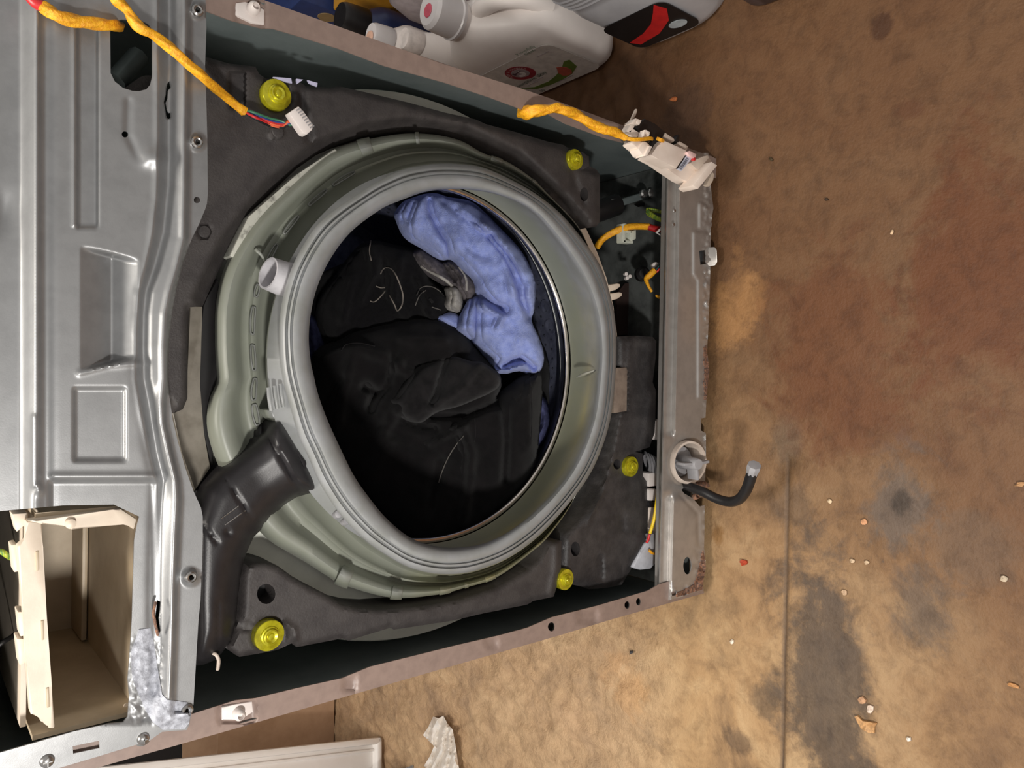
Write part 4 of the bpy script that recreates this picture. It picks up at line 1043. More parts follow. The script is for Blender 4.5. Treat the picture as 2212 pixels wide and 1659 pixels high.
on(j1f, c1(640, 380, [(560, 650), (575, 620), (610, 608), (645, 632), (680, 700), (708, 790), (700, 860), (670, 895), (650, 850), (605, 770)]), 0.0010, 'frayed_thread', 'fray', j1)
on(j1f, c1(640, 380, [(495, 430), (485, 500), (498, 560)]), 0.0010, 'frayed_thread', 'fray', j1)
on(j1f, c1(640, 380, [(800, 790), (830, 740), (900, 735), (960, 770)]), 0.0008, 'seam', 'seam', j1)
on(j1f, c1(640, 380, [(790, 860), (820, 790), (860, 760)]), 0.0008, 'seam', 'seam', j1)
on(j1f, c1(640, 380, [(900, 870), (960, 890)]), 0.0008, 'seam', 'seam', j1)
q = c1(640, 380, [(885, 815), (965, 770), (985, 795), (905, 845)])
prism('belt_loop', q, [j1f(*a)-0.003 for a in q], 0.003, 'jean2', j1, 0.0006)
# grey neckband garment
g1, g1f = cloth('grey_shirt', c1(640, 380, [(772, 535), (800, 490), (850, 490), (960, 560), (1050, 555), (1110, 610), (1180, 690), (1215, 760), (1170, 840), (1120, 830), (1100, 760), (1040, 740), (960, 700), (880, 650), (820, 610)]), 0.028, 0.020, 16,
      [(c1(640, 380, [(980, 570), (1030, 640), (1060, 690)]), 8, -0.016), (c1(640, 380, [(1000, 570), (1090, 650), (1110, 760)]), 5, 0.008), (c1(640, 380, [(850, 560), (960, 670), (1040, 710)]), 6, 0.007)], 'greycl',
      'dark grey knit top with a ribbed neckband, tucked under the blue towel', seed=2.2, rough=0.002, step=5, thick=0.01)
on(g1f, c1(640, 380, [(830, 600), (900, 640), (990, 690), (1045, 740)]), 0.0024, 'neckband', 'palecl', g1, 0.0, 8)
on(g1f, c1(640, 380, [(1080, 610), (1125, 680), (1130, 760)]), 0.0020, 'neckband', 'palecl', g1, 0.0, 8)
cloth('grey_sock', c1(640, 380, [(1010, 740), (1060, 730), (1100, 770), (1110, 860), (1090, 905), (1040, 900), (1000, 855), (1020, 800)]), 0.034, 0.016, 14, [(c1(640, 380, [(1060, 760), (1050, 850)]), 5, 0.004)], 'palecl',
      'pale grey sock-like end of cloth between the black jeans and the blue towel', seed=4.2, rough=0.002, step=5, thick=0.01)
# the light blue terry towel
TW = c1(640, 380, [(690, 290), (682, 235), (735, 165), (800, 135), (860, 118), (930, 115), (1010, 140), (1150, 165), (1250, 240), (1350, 340), (1480, 480), (1550, 600), (1588, 720), (1582, 880), (1562, 960), (1605, 1060), (1640, 1160), (1640, 1255), (1592, 1318), (1520, 1296), (1450, 1300), (1372, 1310), (1300, 1225), (1200, 1102), (1102, 1040), (1090, 985), (1140, 880), (1180, 805), (1215, 780), (1205, 690), (1120, 612), (1060, 552), (980, 550), (850, 470), (745, 402)])
tw, twf = cloth('blue_towel', TW, 0.044, 0.034, 30,
      [(c1(640, 380, [(880, 165), (900, 260), (960, 370), (1010, 440), (1020, 530)]), 7, -0.018), (c1(640, 380, [(850, 150), (800, 260), (790, 330)]), 9, 0.009), (c1(640, 380, [(780, 190), (750, 270)]), 6, -0.009),
       (c1(640, 380, [(980, 170), (1060, 230), (1150, 290), (1290, 400)]), 8, -0.010), (c1(640, 380, [(1290, 400), (1400, 540), (1460, 680), (1500, 820), (1555, 940)]), 8, -0.024), (c1(640, 380, [(1240, 330), (1360, 480), (1420, 640), (1440, 760)]), 11, 0.012),
       (c1(640, 380, [(1100, 240), (1260, 350), (1380, 460), (1500, 640)]), 9, 0.010),
       (c1(640, 380, [(1215, 800), (1205, 940), (1205, 1080)]), 6, -0.018), (c1(640, 380, [(1250, 800), (1310, 850), (1375, 885)]), 11, -0.022), (c1(640, 380, [(1240, 850), (1290, 890), (1370, 930), (1340, 1000)]), 8, 0.012), (c1(640, 380, [(1150, 880), (1150, 1000)]), 8, 0.008),
       (c1(640, 380, [(1260, 1030), (1340, 1060), (1460, 1090)]), 16, 0.007), (c1(640, 380, [(1390, 1262), (1440, 1230), (1500, 1215), (1580, 1270)]), 8, -0.022), (c1(640, 380, [(1360, 1295), (1430, 1285), (1515, 1255)]), 6, 0.012), (c1(640, 380, [(1290, 1190), (1330, 1220)]), 7, -0.014),
       (c1(640, 380, [(1050, 420), (1150, 560), (1260, 700), (1330, 780)]), 24, 0.008), (c1(640, 380, [(1130, 470), (1250, 540)]), 8, -0.004), (c1(640, 380, [(1560, 640), (1540, 800)]), 9, 0.010)], 'towel',
      'light blue terry towel draped over the dark laundry in the drum', 'towel', seed=5.2, rough=0.0032, step=4.5, thick=0.012, ns=0.035)
cloth('blue_flannel', c1(640, 380, [(932, 932), (980, 910), (1040, 908), (1080, 930), (1100, 1000), (1095, 1035), (1040, 1020), (975, 985)]), 0.034, 0.016, 14, [(c1(640, 380, [(970, 950), (1070, 1000)]), 8, 0.004)], 'towel',
      'small light blue corner of cloth left of the big blue towel', 'cloth', seed=7.7, rough=0.002, step=4.5, thick=0.01)
cloth('blue_washcloth', c1(640, 740, [(1575, 360), (1620, 350), (1665, 390), (1685, 480), (1680, 580), (1640, 670), (1570, 730), (1545, 700), (1560, 560), (1580, 450)]), 0.010, 0.018, 14, [(c1(640, 740, [(1620, 380), (1650, 520), (1600, 660)]), 6, 0.007), (c1(640, 740, [(1640, 440), (1610, 560)]), 5, -0.006)], 'navy',
      'dull blue cloth at the right of the black trousers, against the drum wall', 'cloth', seed=8.8, rough=0.002, step=5, thick=0.01)
cloth('taupe_rag', c1(640, 740, [(1490, 780), (1600, 740), (1640, 760), (1600, 850), (1530, 910), (1470, 930)]), 0.000, 0.016, 12, [], mat('dim_taupe_cloth', (86, 74, 72), 0.95), 'dim taupe scrap of cloth at the lower right by the steel rim', 'cloth', seed=8.1, rough=0.003, step=6)
# big washed-black trousers, in front
P1 = [(668, 840), (690, 760), (735, 735), (770, 715), (830, 700), (880, 690), (945, 690), (1000, 718), (1040, 765), (1075, 800), (1085, 830), (1076, 860), (1160, 800), (1172, 830), (1166, 930), (1155, 1010), (1120, 1070), (1040, 1135), (950, 1180), (880, 1160), (800, 1085), (730, 985), (690, 900)]
t1, t1f = cloth('black_trousers', P1, 0.036, 0.050, 70,
      [([(700, 770), (760, 745), (830, 770), (880, 800)], 16, 0.014), ([(760, 760), (740, 850), (730, 920)], 14, 0.012), ([(790, 835), (810, 850), (800, 880)], 12, -0.030), ([(850, 770), (840, 830), (820, 850)], 9, -0.014), ([(880, 790), (940, 800), (1000, 770)], 10, -0.012),
       ([(830, 930), (870, 870), (930, 800), (965, 780)], 14, 0.016), ([(965, 778), (955, 850), (925, 880)], 7, -0.018), ([(1000, 770), (1070, 810)], 8, 0.008), ([(980, 800), (1030, 830), (1060, 850)], 18, 0.010), ([(850, 900), (900, 920), (940, 925)], 9, -0.014),
       ([(1080, 870), (1000, 900), (930, 900)], 9, -0.018), ([(1000, 930), (1020, 980), (1010, 1080), (1000, 1130)], 12, 0.014), ([(930, 960), (970, 940), (1005, 920)], 7, 0.010), ([(950, 1000), (930, 1100)], 14, -0.012), ([(760, 900), (850, 930), (920, 960)], 20, -0.012), ([(830, 960), (800, 1030)], 24, 0.014),
       ([(1088, 860), (1095, 950), (1090, 1040)], 10, -0.014), ([(1140, 830), (1145, 960)], 14, 0.010), ([(740, 820), (700, 880)], 10, -0.010), ([(870, 730), (960, 735)], 14, 0.010)], 'jean3',
      'large washed-black trousers heaped in front of the drum with pale seams', 'trousers', seed=11.3, rough=0.004, step=5.5, thick=0.016, ns=0.025)
on(t1f, c1(640, 380, [(1230, 1240), (1190, 1300), (1110, 1390), (1010, 1460), (900, 1545)]), 0.0009, 'seam', 'seam', t1)
on(t1f, c1(640, 740, [(1110, 620), (1060, 680), (1010, 760), (970, 850), (945, 930)]), 0.0008, 'seam', 'seam', t1)
on(t1f, c1(640, 740, [(1180, 460), (1190, 580), (1185, 660)]), 0.0005, 'seam', 'jean2', t1)
on(t1f, [(1146, 815), (1149, 900), (1146, 960)], 0.0008, 'seam', 'jean2', t1)
on(t1f, c1(640, 380, [(300, 1160), (330, 1120), (420, 1110), (520, 1130)]), 0.0007, 'seam', 'jean2', t1)
# turned-over leg with the pale seam
cloth('black_leggings', c1(640, 380, [(640, 1500), (690, 1440), (780, 1320), (870, 1250), (980, 1210), (1060, 1200), (1160, 1230), (1240, 1240), (1350, 1320), (1350, 1390), (1290, 1440), (1200, 1480), (1080, 1530), (960, 1560), (900, 1590), (820, 1640), (720, 1600)]), 0.086, 0.018, 30,
      [(c1(640, 380, [(1000, 1220), (960, 1330), (930, 1440), (900, 1500)]), 7, -0.014), (c1(640, 380, [(1230, 1245), (1110, 1390), (890, 1550)]), 9, 0.007), (c1(640, 380, [(800, 1350), (720, 1500)]), 14, 0.006)], 'jean2',
      'folded-over faded black trouser leg lying on top of the heap', 'clothing', seed=12.5, rough=0.003, step=5, thick=0.012)
# ================================================================== door lock switch hanging over the lower right corner
def k(pts): return [(1330+a/8.733, 230+b/8.733) for a, b in pts]
lk = PY(1450, 335, -0.04)
DL = thing('door_lock', tuple(lk), 'white plastic door lock switch hanging by a yellow loom over the washer corner', 'door lock')
prism('lower_body', k([(600, 955), (640, 915), (1160, 1165), (1400, 1040), (1560, 1190), (1610, 1230), (1440, 1462), (1250, 1370), (1000, 1200), (800, 1060)]), -0.030, 0.018, 'lockw', DL, 0.001)
bd = prism('body', k([(640, 918), (790, 770), (840, 690), (900, 630), (1340, 825), (1350, 870), (1310, 930), (1155, 1168), (1000, 1090), (800, 990)]), -0.042, 0.020, 'lockw', DL, 0.0015)
prism('wing', k([(1410, 1070), (1470, 1010), (1560, 985), (1650, 945), (1735, 912), (1815, 1035), (1570, 1200), (1520, 1180)]), -0.036, 0.012, 'lockb', DL, 0.001)
prism('end_plate', k([(1812, 1040), (1922, 1110), (1558, 1557), (1458, 1492)]), -0.050, 0.026, 'lockw', DL, 0.001)
for a, q in enumerate(([(300, 690), (340, 640), (430, 640), (470, 660), (520, 700), (430, 800)], [(430, 800), (520, 660), (560, 660), (640, 720), (540, 930), (500, 905)], [(545, 935), (640, 730), (695, 760), (600, 930)])):
    prism('terminal_block', k(q), -0.040-0.003*a, 0.016, 'lockw', DL, 0.0008)
bm = bmesh.new()
for q in ([(500, 590), (545, 450), (575, 445), (530, 600)], [(545, 440), (580, 438), (655, 485), (640, 520), (560, 480)], [(625, 490), (655, 490), (615, 610), (585, 610)]):
    add_prism(bm, k(q), -0.046, 0.008, 0.0006)
from_bm('wire_guide', bm, 'lockw', DL)
bm = bmesh.new()
for q in ([(215, 470), (235, 420), (300, 320), (330, 340), (360, 380), (320, 430), (280, 500)], [(290, 320), (380, 218), (420, 235), (340, 350)], [(400, 225), (495, 258), (450, 350), (385, 320)], [(230, 470), (330, 420), (460, 500), (440, 570), (330, 560)]):
    add_prism(bm, k(q), -0.034, 0.012, 0.0008)
from_bm('latch_frame', bm, 'lockw', DL)
prism('latch_block', k([(375, 365), (440, 350), (550, 225), (740, 325), (935, 470), (885, 590), (800, 560), (700, 640), (560, 560), (460, 510)]), -0.030, 0.014, 'black', DL, 0.001)
prism('latch_recess', k([(690, 690), (760, 590), (880, 600), (800, 760), (650, 900), (640, 870)]), -0.032, 0.008, 'dark', DL)
prism('latch_arm', k([(1120, 640), (1190, 520), (1215, 560), (1190, 690), (1160, 720)]), -0.030, 0.008, 'black', DL, 0.0008)
prism('cover', k([(895, 570), (940, 495), (1095, 600), (1120, 640), (1080, 680)]), -0.030, 0.008, 'lockb', DL, 0.0008)
prism('cover', k([(1180, 705), (1212, 655), (1375, 752), (1340, 830)]), -0.034, 0.008, 'lockb', DL, 0.0008)
prism('cover', k([(185, 330), (290, 260), (390, 40), (412, 60), (385, 160), (320, 260), (230, 330)]), -0.020, 0.003, 'lockb', DL, 0.0005)
prism('thermal_cap', k([(1345, 860), (1400, 830), (1530, 905), (1495, 985), (1390, 930)]), -0.046, 0.010, mat('pink_plastic', (232, 196, 192), 0.4), DL, 0.0008)
prism('red_lead', k([(1460, 1000), (1490, 960), (1525, 985), (1500, 1025)]), -0.047, 0.004, 'red', DL, 0.0006)
st = prism('sticker', k([(1165, 1165), (1325, 925), (1435, 985), (1245, 1215)]), -0.0425, 0.003, mat('sticker_paper', (206, 208, 222), 0.5), DL)
bm = bmesh.new()
rr_ = random.Random(3)
for a in range(7):
    u0 = 0.06+0.13*a; u1 = u0+0.07+rr_.random()*0.04
    A = np.array(k([(1205, 1190), (1380, 955)]))
    o_ = A[0]+(A[1]-A[0])*u0; e_ = A[0]+(A[1]-A[0])*u1; nrm = np.array([5.6, 3.6])
    add_prism(bm, [tuple(o_-nrm*0.45), tuple(e_-nrm*0.45), tuple(e_+nrm*0.45), tuple(o_+nrm*0.45)], -0.0430, 0.0006)
from_bm('sticker_print', bm, mat('sticker_ink', (120, 122, 136), 0.6), st)
prism('seam_shade', k([(1150, 1165), (1310, 925), (1325, 935), (1170, 1175)]), -0.0425, 0.002, 'black', DL)  # black sliver added as the shadow along the seam
prism('foil_tail', k([(135, 590), (165, 545), (330, 600), (300, 690), (270, 730), (190, 660)]), -0.030, 0.006, 'screw', DL, 0.0008)
prism('foil_tail', k([(1710, 1480), (1760, 1380), (1830, 1240), (1865, 1280), (1840, 1400), (1770, 1510)]), -0.028, 0.006, 'cream', DL, 0.0008)
lw = [(1127, 244, 0.012), (1140, 243, -0.004), (1155, 240, -0.014), (1172, 238, -0.020), (1190, 235, -0.024), (1204, 233, -0.026), (1222, 239, -0.028), (1242, 246, -0.028), (1262, 258, -0.030), (1282, 270, -0.032), (1305, 279, -0.036), (1324, 284, -0.038), (1340, 291, -0.040), (1352, 299, -0.042)]
tube('loom', [PY(*q) for q in lw], [0.0070, 0.0078, 0.0072, 0.0058, 0.0052, 0.0055, 0.0060, 0.0058, 0.0056, 0.0056, 0.0060, 0.0058, 0.0048, 0.0040], 'ytape', DL, 20, 7, None, (0.14, 4, 0.4))
for d_ in (-1.5, 1.5):
    tube('wire', [PY(1350, 298+d_, -0.042), PY(1366, 301+d_, -0.046), PY(1384, 301+d_, -0.048), PY(1404, 299+d_, -0.046), PY(1409, 300+d_, -0.040)], 0.0017, 'ytape', DL, 6)
tube('wire', [PY(1419, 299, -0.040), PY(1427, 302, -0.044), PY(1432, 304, -0.042)], 0.0026, 'ytape', DL, 6)

# ================================================================== bottles on the floor at the right of the washer
def rbox_loft(name, secs, material, parent, n=48, p=5.0, rotz=0.0, label=None):
    """secs: (z, cx, cy, half x, half y, power)"""
    rings = []
    cR, sR = math.cos(rotz), math.sin(rotz)
    for z, cx, cy, hx, hy, pw in secs:
        r = []
        for i in range(n):
            a = 2*PI*i/n; c, s = math.cos(a), math.sin(a)
            x = math.copysign(abs(c)**(2/pw), c)*hx; y = math.copysign(abs(s)**(2/pw), s)*hy
            r.append((cx+x*cR-y*sR, cy+x*sR+y*cR, z))
        rings.append(r)
    vs_ = [v for r in rings for v in r]; fs = []
    for j in range(len(rings)-1):
        for i in range(n):
            q = (i+1) % n; fs.append((j*n+i, j*n+q, (j+1)*n+q, (j+1)*n+i))
    fs.append(tuple(range(n))[::-1]); fs.append(tuple(range((len(rings)-1)*n, len(rings)*n)))
    return from_py(name, vs_, fs, material, parent, 45, label)
M['jug'] = mat('white_jug_plastic', (240, 233, 228), 0.38, 0, (232, 224, 219), 12)
M['frost'] = mat('frosted_cap', (244, 240, 240), 0.3, 0, (238, 234, 234), 20, trans=0.3)
# white detergent jug
JX, JY_ = 0.612, 0.345
JG = thing('detergent_jug', (JX, JY_, 0), 'large white detergent jug with frosted cap, red round emblem and green swoosh', 'bottle')
secs = [(0.0, JX, JY_, 0.046, 0.118, 5), (0.006, JX, JY_, 0.052, 0.126, 5), (0.02, JX, JY_, 0.054, 0.129, 5), (0.13, JX, JY_, 0.054, 0.129, 5), (0.165, JX, JY_+0.002, 0.053, 0.122, 4.2), (0.195, JX, JY_+0.008, 0.049, 0.100, 3.4), (0.215, JX, JY_+0.012, 0.043, 0.072, 2.8), (0.232, JX-0.002, JY_+0.016, 0.034, 0.044, 2.3), (0.240, JX-0.002, JY_+0.016, 0.030, 0.032, 2), (0.262, JX-0.002, JY_+0.016, 0.030, 0.030, 2)]
rbox_loft('body', secs, 'jug', JG)
tube('handle', [(JX+0.006, JY_-0.020, 0.226), (JX+0.006, JY_-0.050, 0.232), (JX+0.006, JY_-0.085, 0.222), (JX+0.006, JY_-0.108, 0.190), (JX+0.006, JY_-0.112, 0.150)], [0.016, 0.017, 0.017, 0.017, 0.018], 'jug', JG, 14)
cz = (JX-0.002, JY_+0.016, 0.250)
lathe('cap', cz, (0, 0, 1), [(0.0, 0.0), (0.036, 0.0), (0.037, 0.006), (0.0345, 0.008), (0.034, 0.034), (0.0325, 0.050), (0.027, 0.056), (0, 0.057), (0, 0.054), (0.026, 0.053), (0.031, 0.047), (0.032, 0.010), (0, 0.008)], 'frost', JG, 40)
cp = lathe('spout', cz, (0, 0, 1), [(0, 0.012), (0.020, 0.012), (0.018, 0.044), (0.015, 0.046), (0, 0.046)], mat('spout_plastic', (226, 208, 190), 0.4), JG, 24)
lathe('spout_stain', (cz[0]-0.004, cz[1], cz[2]+0.0572), (0, 0, 1), [(0, 0), (0.0115, 0), (0.0105, 0.0012), (0, 0.0014)], mat('pink_residue', (206, 92, 110), 0.5), JG, 20)
# the label lies on the face turned to the washer; l() maps (along towards the camera, up) to that face
LXF = JX-0.0543
def lab(u, v, d=0.0004): return (LXF-d, JY_+0.118-u, v)
def lab_poly(bm, pts, d=0.0004):
    a = [bm.verts.new(lab(u, v, d)) for u, v in pts]; b = [bm.verts.new(lab(u, v, d-0.0004)) for u, v in pts]
    bm.faces.new(a); bm.faces.new(b[::-1])
    for i in range(len(pts)): bm.faces.new((a[i], b[i], b[(i+1) % len(pts)], a[(i+1) % len(pts)]))
M['lbl'] = mat('label_film', (238, 234, 228), 0.35); M['lred'] = mat('label_red', (168, 48, 66), 0.4); M['lgreen'] = mat('label_green', (112, 140, 62), 0.4)
M['ltext'] = mat('label_text', (70, 96, 80), 0.5); M['lcoral'] = mat('label_coral', (208, 104, 86), 0.4); M['lgrey'] = mat('label_grey', (176, 164, 168), 0.5); M['lgt'] = mat('label_green_text', (112, 150, 122), 0.5)
def rrect(u0, u1, v0, v1, r, n=6):
    o = []
    for cx, cy, a0 in ((u1-r, v1-r, 0), (u0+r, v1-r, PI/2), (u0+r, v0+r, PI), (u1-r, v0+r, 3*PI/2)):
        for i in range(n+1): o.append((cx+r*math.cos(a0+PI/2*i/n), cy+r*math.sin(a0+PI/2*i/n)))
    return o
bm = bmesh.new(); lab_poly(bm, rrect(0.012, 0.226, 0.010, 0.150, 0.02), 0.0006); LB = from_bm('label', bm, 'lbl', JG, 0)
def face_uv(px, py):
    p = PX(px, py, LXF); return (JY_+0.118-p[1], p[2])
def label_part(name, polys, material, d=0.0012):
    bm = bmesh.new()
    for q in polys: lab_poly(bm, q, d)
    return from_bm(name, bm, material, LB, 0)
E0 = face_uv(1124, 157); 
er = 0.029
label_part('emblem', [[(E0[0]+er*math.cos(a), E0[1]+er*math.sin(a)) for a in np.linspace(0, 2*PI, 32, endpoint=False)]], 'lred')
label_part('emblem_disc', [[(E0[0]+er*0.62*math.cos(a), E0[1]+er*0.60*math.sin(a)) for a in np.linspace(0, 2*PI, 28, endpoint=False)]], 'lgrey', 0.0016)
# the flexed arm holding a hammer in the middle of the emblem
def el(pts): return [(E0[0]+er*a, E0[1]+er*b) for a, b in pts]
label_part('emblem_arm', [el([(-0.40, -0.40), (-0.10, -0.46), (0.22, -0.34), (0.30, -0.06), (0.16, 0.14), (0.02, 0.06), (0.08, -0.12), (-0.12, -0.20), (-0.40, -0.16)]), el([(0.02, 0.14), (0.20, 0.10), (0.24, 0.26), (0.06, 0.30)])], mat('emblem_white', (232, 226, 224), 0.5), 0.0019)
label_part('emblem_hammer', [el([(-0.30, 0.14), (0.34, 0.22), (0.34, 0.28), (-0.30, 0.22)]), el([(-0.46, 0.02), (-0.30, 0.02), (-0.30, 0.36), (-0.46, 0.34)])], mat('emblem_dark', (84, 60, 72), 0.5), 0.0020)
sw = [face_uv(*q) for q in ((1125, 190), (1155, 187), (1185, 175), (1200, 163), (1212, 150), (1218, 132), (1230, 128), (1246, 142), (1236, 158), (1215, 171), (1190, 182), (1160, 191))]
label_part('swoosh', [sw], 'lgreen')
fl_ = [face_uv(*q) for q in ((1202, 144), (1212, 143), (1224, 144), (1234, 149), (1236, 156), (1228, 161), (1216, 162), (1206, 156))]
label_part('flower', [fl_], 'lcoral', 0.0016)
def text(name, s, u, v, size, material, parent, frame, slant=0.0, align='LEFT'):
    cu = bpy.data.curves.new(name, 'FONT'); cu.body = s; cu.size = size; cu.align_x = align; cu.resolution_u = 2; cu.extrude = 0.0
    o = bpy.data.objects.new(name, cu); COL.objects.link(o)
    bpy.context.view_layer.update()
    me = bpy.data.meshes.new_from_object(o.evaluated_get(bpy.context.evaluated_depsgraph_get()))
    bpy.data.objects.remove(o)
    me.name = name
    for w_ in me.vertices:
        w_.co = Vector(frame(u+w_.co.x, v+w_.co.y+slant*w_.co.x))
    return finish(name, me, material, parent, 0)
F_ = lambda u, v: lab(u, v, 0.0018)
u0, v0 = face_uv(1122, 187); u1, v1 = face_uv(1190, 152)
text('lettering', 'sensitive skin', u0, v0, (u1-u0)/5.9, 'ltext', LB, F_, (v1-v0)/(u1-u0))
a_, b_ = face_uv(1119, 118); text('lettering', 'Powerfully', a_, b_, 0.011, 'lgt', LB, F_)
text('lettering', 'Clean', a_+0.010, b_-0.010, 0.011, 'lgt', LB, F_)
for i in range(13):
    ang = PI*0.97-i*PI*0.94/12; cxy = (E0[0]+er*0.80*math.cos(ang), E0[1]+er*0.80*math.sin(ang))
    fr = (lambda c, s, cxy: (lambda u, v: lab(cxy[0]+u*c-v*s, cxy[1]+u*s+v*c, 0.0018)))(math.cos(ang-PI/2), math.sin(ang-PI/2), cxy)
    ch = 'ARM & HAMMER'[i] if i < 12 else ''
    if ch.strip(): text('lettering', ch, 0, -0.0028, 0.0085, mat('emblem_letter', (228, 206, 208), 0.5) if 'emblem_letter' not in bpy.data.materials else bpy.data.materials['emblem_letter'], LB, fr, 0, 'CENTER')
u2, v2 = face_uv(1170, 197); text('lettering', '50', u2, v2, 0.012, 'ltext', LB, F_)
bars = []
for (px, py, L, h) in ((1206, 176, 0.04, 0.002), (1150, 176, 0.03, 0.0012), (1140, 184, 0.03, 0.0012), (1160, 122, 0.03, 0.001)):
    a_, b_ = face_uv(px, py); bars.append([(a_, b_), (a_+L, b_), (a_+L, b_+h), (a_, b_+h)])
for q_ in bars: label_part('fine_print', [q_], 'lgrey', 0.0014)

# silver oil jug
OX, OY = 0.624, 0.075
OJ = thing('oil_jug', (OX, OY, 0), 'silver grey motor oil jug with black and red label, beside the white detergent jug', 'bottle')
M['silver'] = mat('silver_jug_plastic', (196, 196, 199), 0.3, 0.45, (186, 186, 190), 20)
rz = 0.0
rbox_loft('body', [(0.0, OX, OY, 0.054, 0.090, 4), (0.008, OX, OY, 0.066, 0.092, 3.4), (0.020, OX, OY, 0.068, 0.095, 3.4), (0.150, OX, OY, 0.068, 0.095, 3.4), (0.160, OX, OY, 0.060, 0.096, 4), (0.165, OX, OY, 0.058, 0.094, 4), (0.215, OX, OY, 0.058, 0.094, 4), (0.250, OX, OY, 0.048, 0.070, 3), (0.275, OX, OY+0.01, 0.03, 0.04, 2.4)], 'silver', OJ, rotz=rz)
for i in range(4):
    z = 0.175+0.010*i
    rbox_loft('grip_rib', [(z-0.0016, OX, OY, 0.0585, 0.0945, 4), (z, OX, OY, 0.0600, 0.0960, 4), (z+0.0016, OX, OY, 0.0585, 0.0945, 4)], 'silver', OJ, rotz=rz)
def ol(u, v, d=0.0007):      # label frame: the face turned to the washer
    lx, ly = -0.0683-d, 0.070-u
    return (OX+lx*math.cos(rz)-ly*math.sin(rz), OY+lx*math.sin(rz)+ly*math.cos(rz), v)
def ol_part(name, pts, material, parent, d):
    bm = bmesh.new(); a = [bm.verts.new(ol(u, v, d)) for u, v in pts]; b = [bm.verts.new(ol(u, v, d-0.0006)) for u, v in pts]
    bm.faces.new(a); bm.faces.new(b[::-1]); [bm.faces.new((a[i], b[i], b[(i+1) % len(a)], a[(i+1) % len(a)])) for i in range(len(a))]
    return from_bm(name, bm, material, parent, 0)
OL = ol_part('label', rrect(0.002, 0.128, 0.016, 0.120, 0.018), 'black', OJ, 0.0008)
ol_part('label_stripe', [(0.006, 0.050), (0.040, 0.058), (0.070, 0.074), (0.096, 0.100), (0.112, 0.118), (0.118, 0.094), (0.098, 0.064), (0.060, 0.040), (0.014, 0.032)], mat('label_bright_red', (198, 36, 38), 0.35), OL, 0.0014)
ol_part('label_mark', [(0.100+0.016*math.cos(a), 0.044+0.011*math.sin(a)) for a in np.linspace(0, 2*PI, 20, endpoint=False)], mat('label_silver', (176, 184, 188), 0.4), OL, 0.0016)
lathe('cap', (OX, OY+0.01, 0.272), (0, 0, 1), [(0, 0), (0.022, 0), (0.022, 0.024), (0.020, 0.027), (0, 0.027)], 'black', OJ, 28)
tube('handle', [(OX, OY-0.02, 0.262), (OX, OY-0.06, 0.280), (OX, OY-0.088, 0.250), (OX, OY-0.092, 0.205)], 0.013, 'silver', OJ, 12)
# dark red can beyond the silver jug
RC = thing('red_canister', (0.606, -0.104, 0), 'dark grey and red canister on the floor beyond the silver jug', 'bottle')
rbox_loft('body', [(0.0, 0.606, -0.104, 0.052, 0.052, 3), (0.006, 0.606, -0.104, 0.058, 0.058, 3), (0.170, 0.606, -0.104, 0.058, 0.058, 3), (0.200, 0.606, -0.104, 0.04, 0.04, 2.4)], mat('charcoal_canister', (74, 62, 60), 0.4), RC)
bm = bmesh.new(); add_box(bm, (0.5475, -0.104, 0.080), (0.002, 0.060, 0.06), None, 0.0008)
from_bm('label', bm, mat('canister_red', (170, 44, 34), 0.4), RC)
lathe('cap', (0.606, -0.104, 0.2), (0, 0, 1), [(0, 0), (0.03, 0), (0.03, 0.02), (0, 0.022)], 'black', RC, 24)

# round white bottle, frosted-cap bottle, black-capped bottle, blue carton, yellow carton, grey jug
def round_bottle(name, x, y, r, h, capr, caph, body, capm, label, caplabel=None, shoulder=0.03, neck=None):
    T = thing(name, (x, y, 0), label, 'bottle')
    neck = neck or capr*0.92
    hs = h-caph
    lathe('body', (x, y, 0), (0, 0, 1), [(0, 0), (r*0.92, 0), (r, 0.005), (r, hs-shoulder-0.012), (r*0.93, hs-shoulder), (neck*1.1, hs-0.008), (neck, hs-0.004), (neck, hs), (0, hs)], body, T, 40)
    lathe('cap', (x, y, hs-0.004), (0, 0, 1), [(0, 0), (capr, 0), (capr*1.02, caph*0.1), (capr*0.96, caph*0.85), (capr*0.86, caph), (0, caph*1.01)], capm, T, 36, False, caplabel)
    return T
WB_ = PX(872, 82, 0.52)
M['white2'] = mat('bright_white_cap', (236, 226, 220), 0.4)
round_bottle('white_bottle', 0.640, 0.540, 0.036, 0.250, 0.022, 0.036, 'jug', 'white2', 'small white bottle with a flat white screw cap, left of the big detergent jug', shoulder=0.05)
FB = PX(790, 72, 0.56)
fb = round_bottle('softener_bottle', 0.690, 0.666, 0.042, 0.252, 0.026, 0.045, 'jug', 'frost', 'white bottle with a frosted translucent cap and pinkish residue, behind the white screw-cap bottle')
lathe('residue', (0.684, 0.666, 0.2495), (0, 0, 1), [(0, 0), (0.013, 0), (0.011, 0.003), (0, 0.0035)], mat('peach_residue', (224, 180, 156), 0.5), fb, 18)
KB = PX(735, 35, 0.62)
round_bottle('dark_bottle', 0.775, 0.800, 0.050, 0.255, 0.034, 0.06, mat('navy_bottle', (34, 44, 78), 0.35), 'black', 'dark bottle with a wide black cap behind the frosted-cap bottle')
BBp = PX(650, 18, 0.62)
BB = thing('blue_carton', (0.92, 1.08, 0), 'navy blue detergent carton at the far end of the row of bottles', 'box')
box('carton', (0.92, 1.08, 0.142), (0.14, 0.30, 0.284), mat('navy_carton', (36, 52, 98), 0.5), BB, None, 0.004)
bm = bmesh.new(); cc = PX(706, 38, 0.849); add_lathe(bm, (0.8495, cc[1], cc[2]), (-1, 0, 0), [(0, 0), (0.022, 0), (0.021, 0.001), (0.013, 0.0012), (0, 0.0013)], 24)
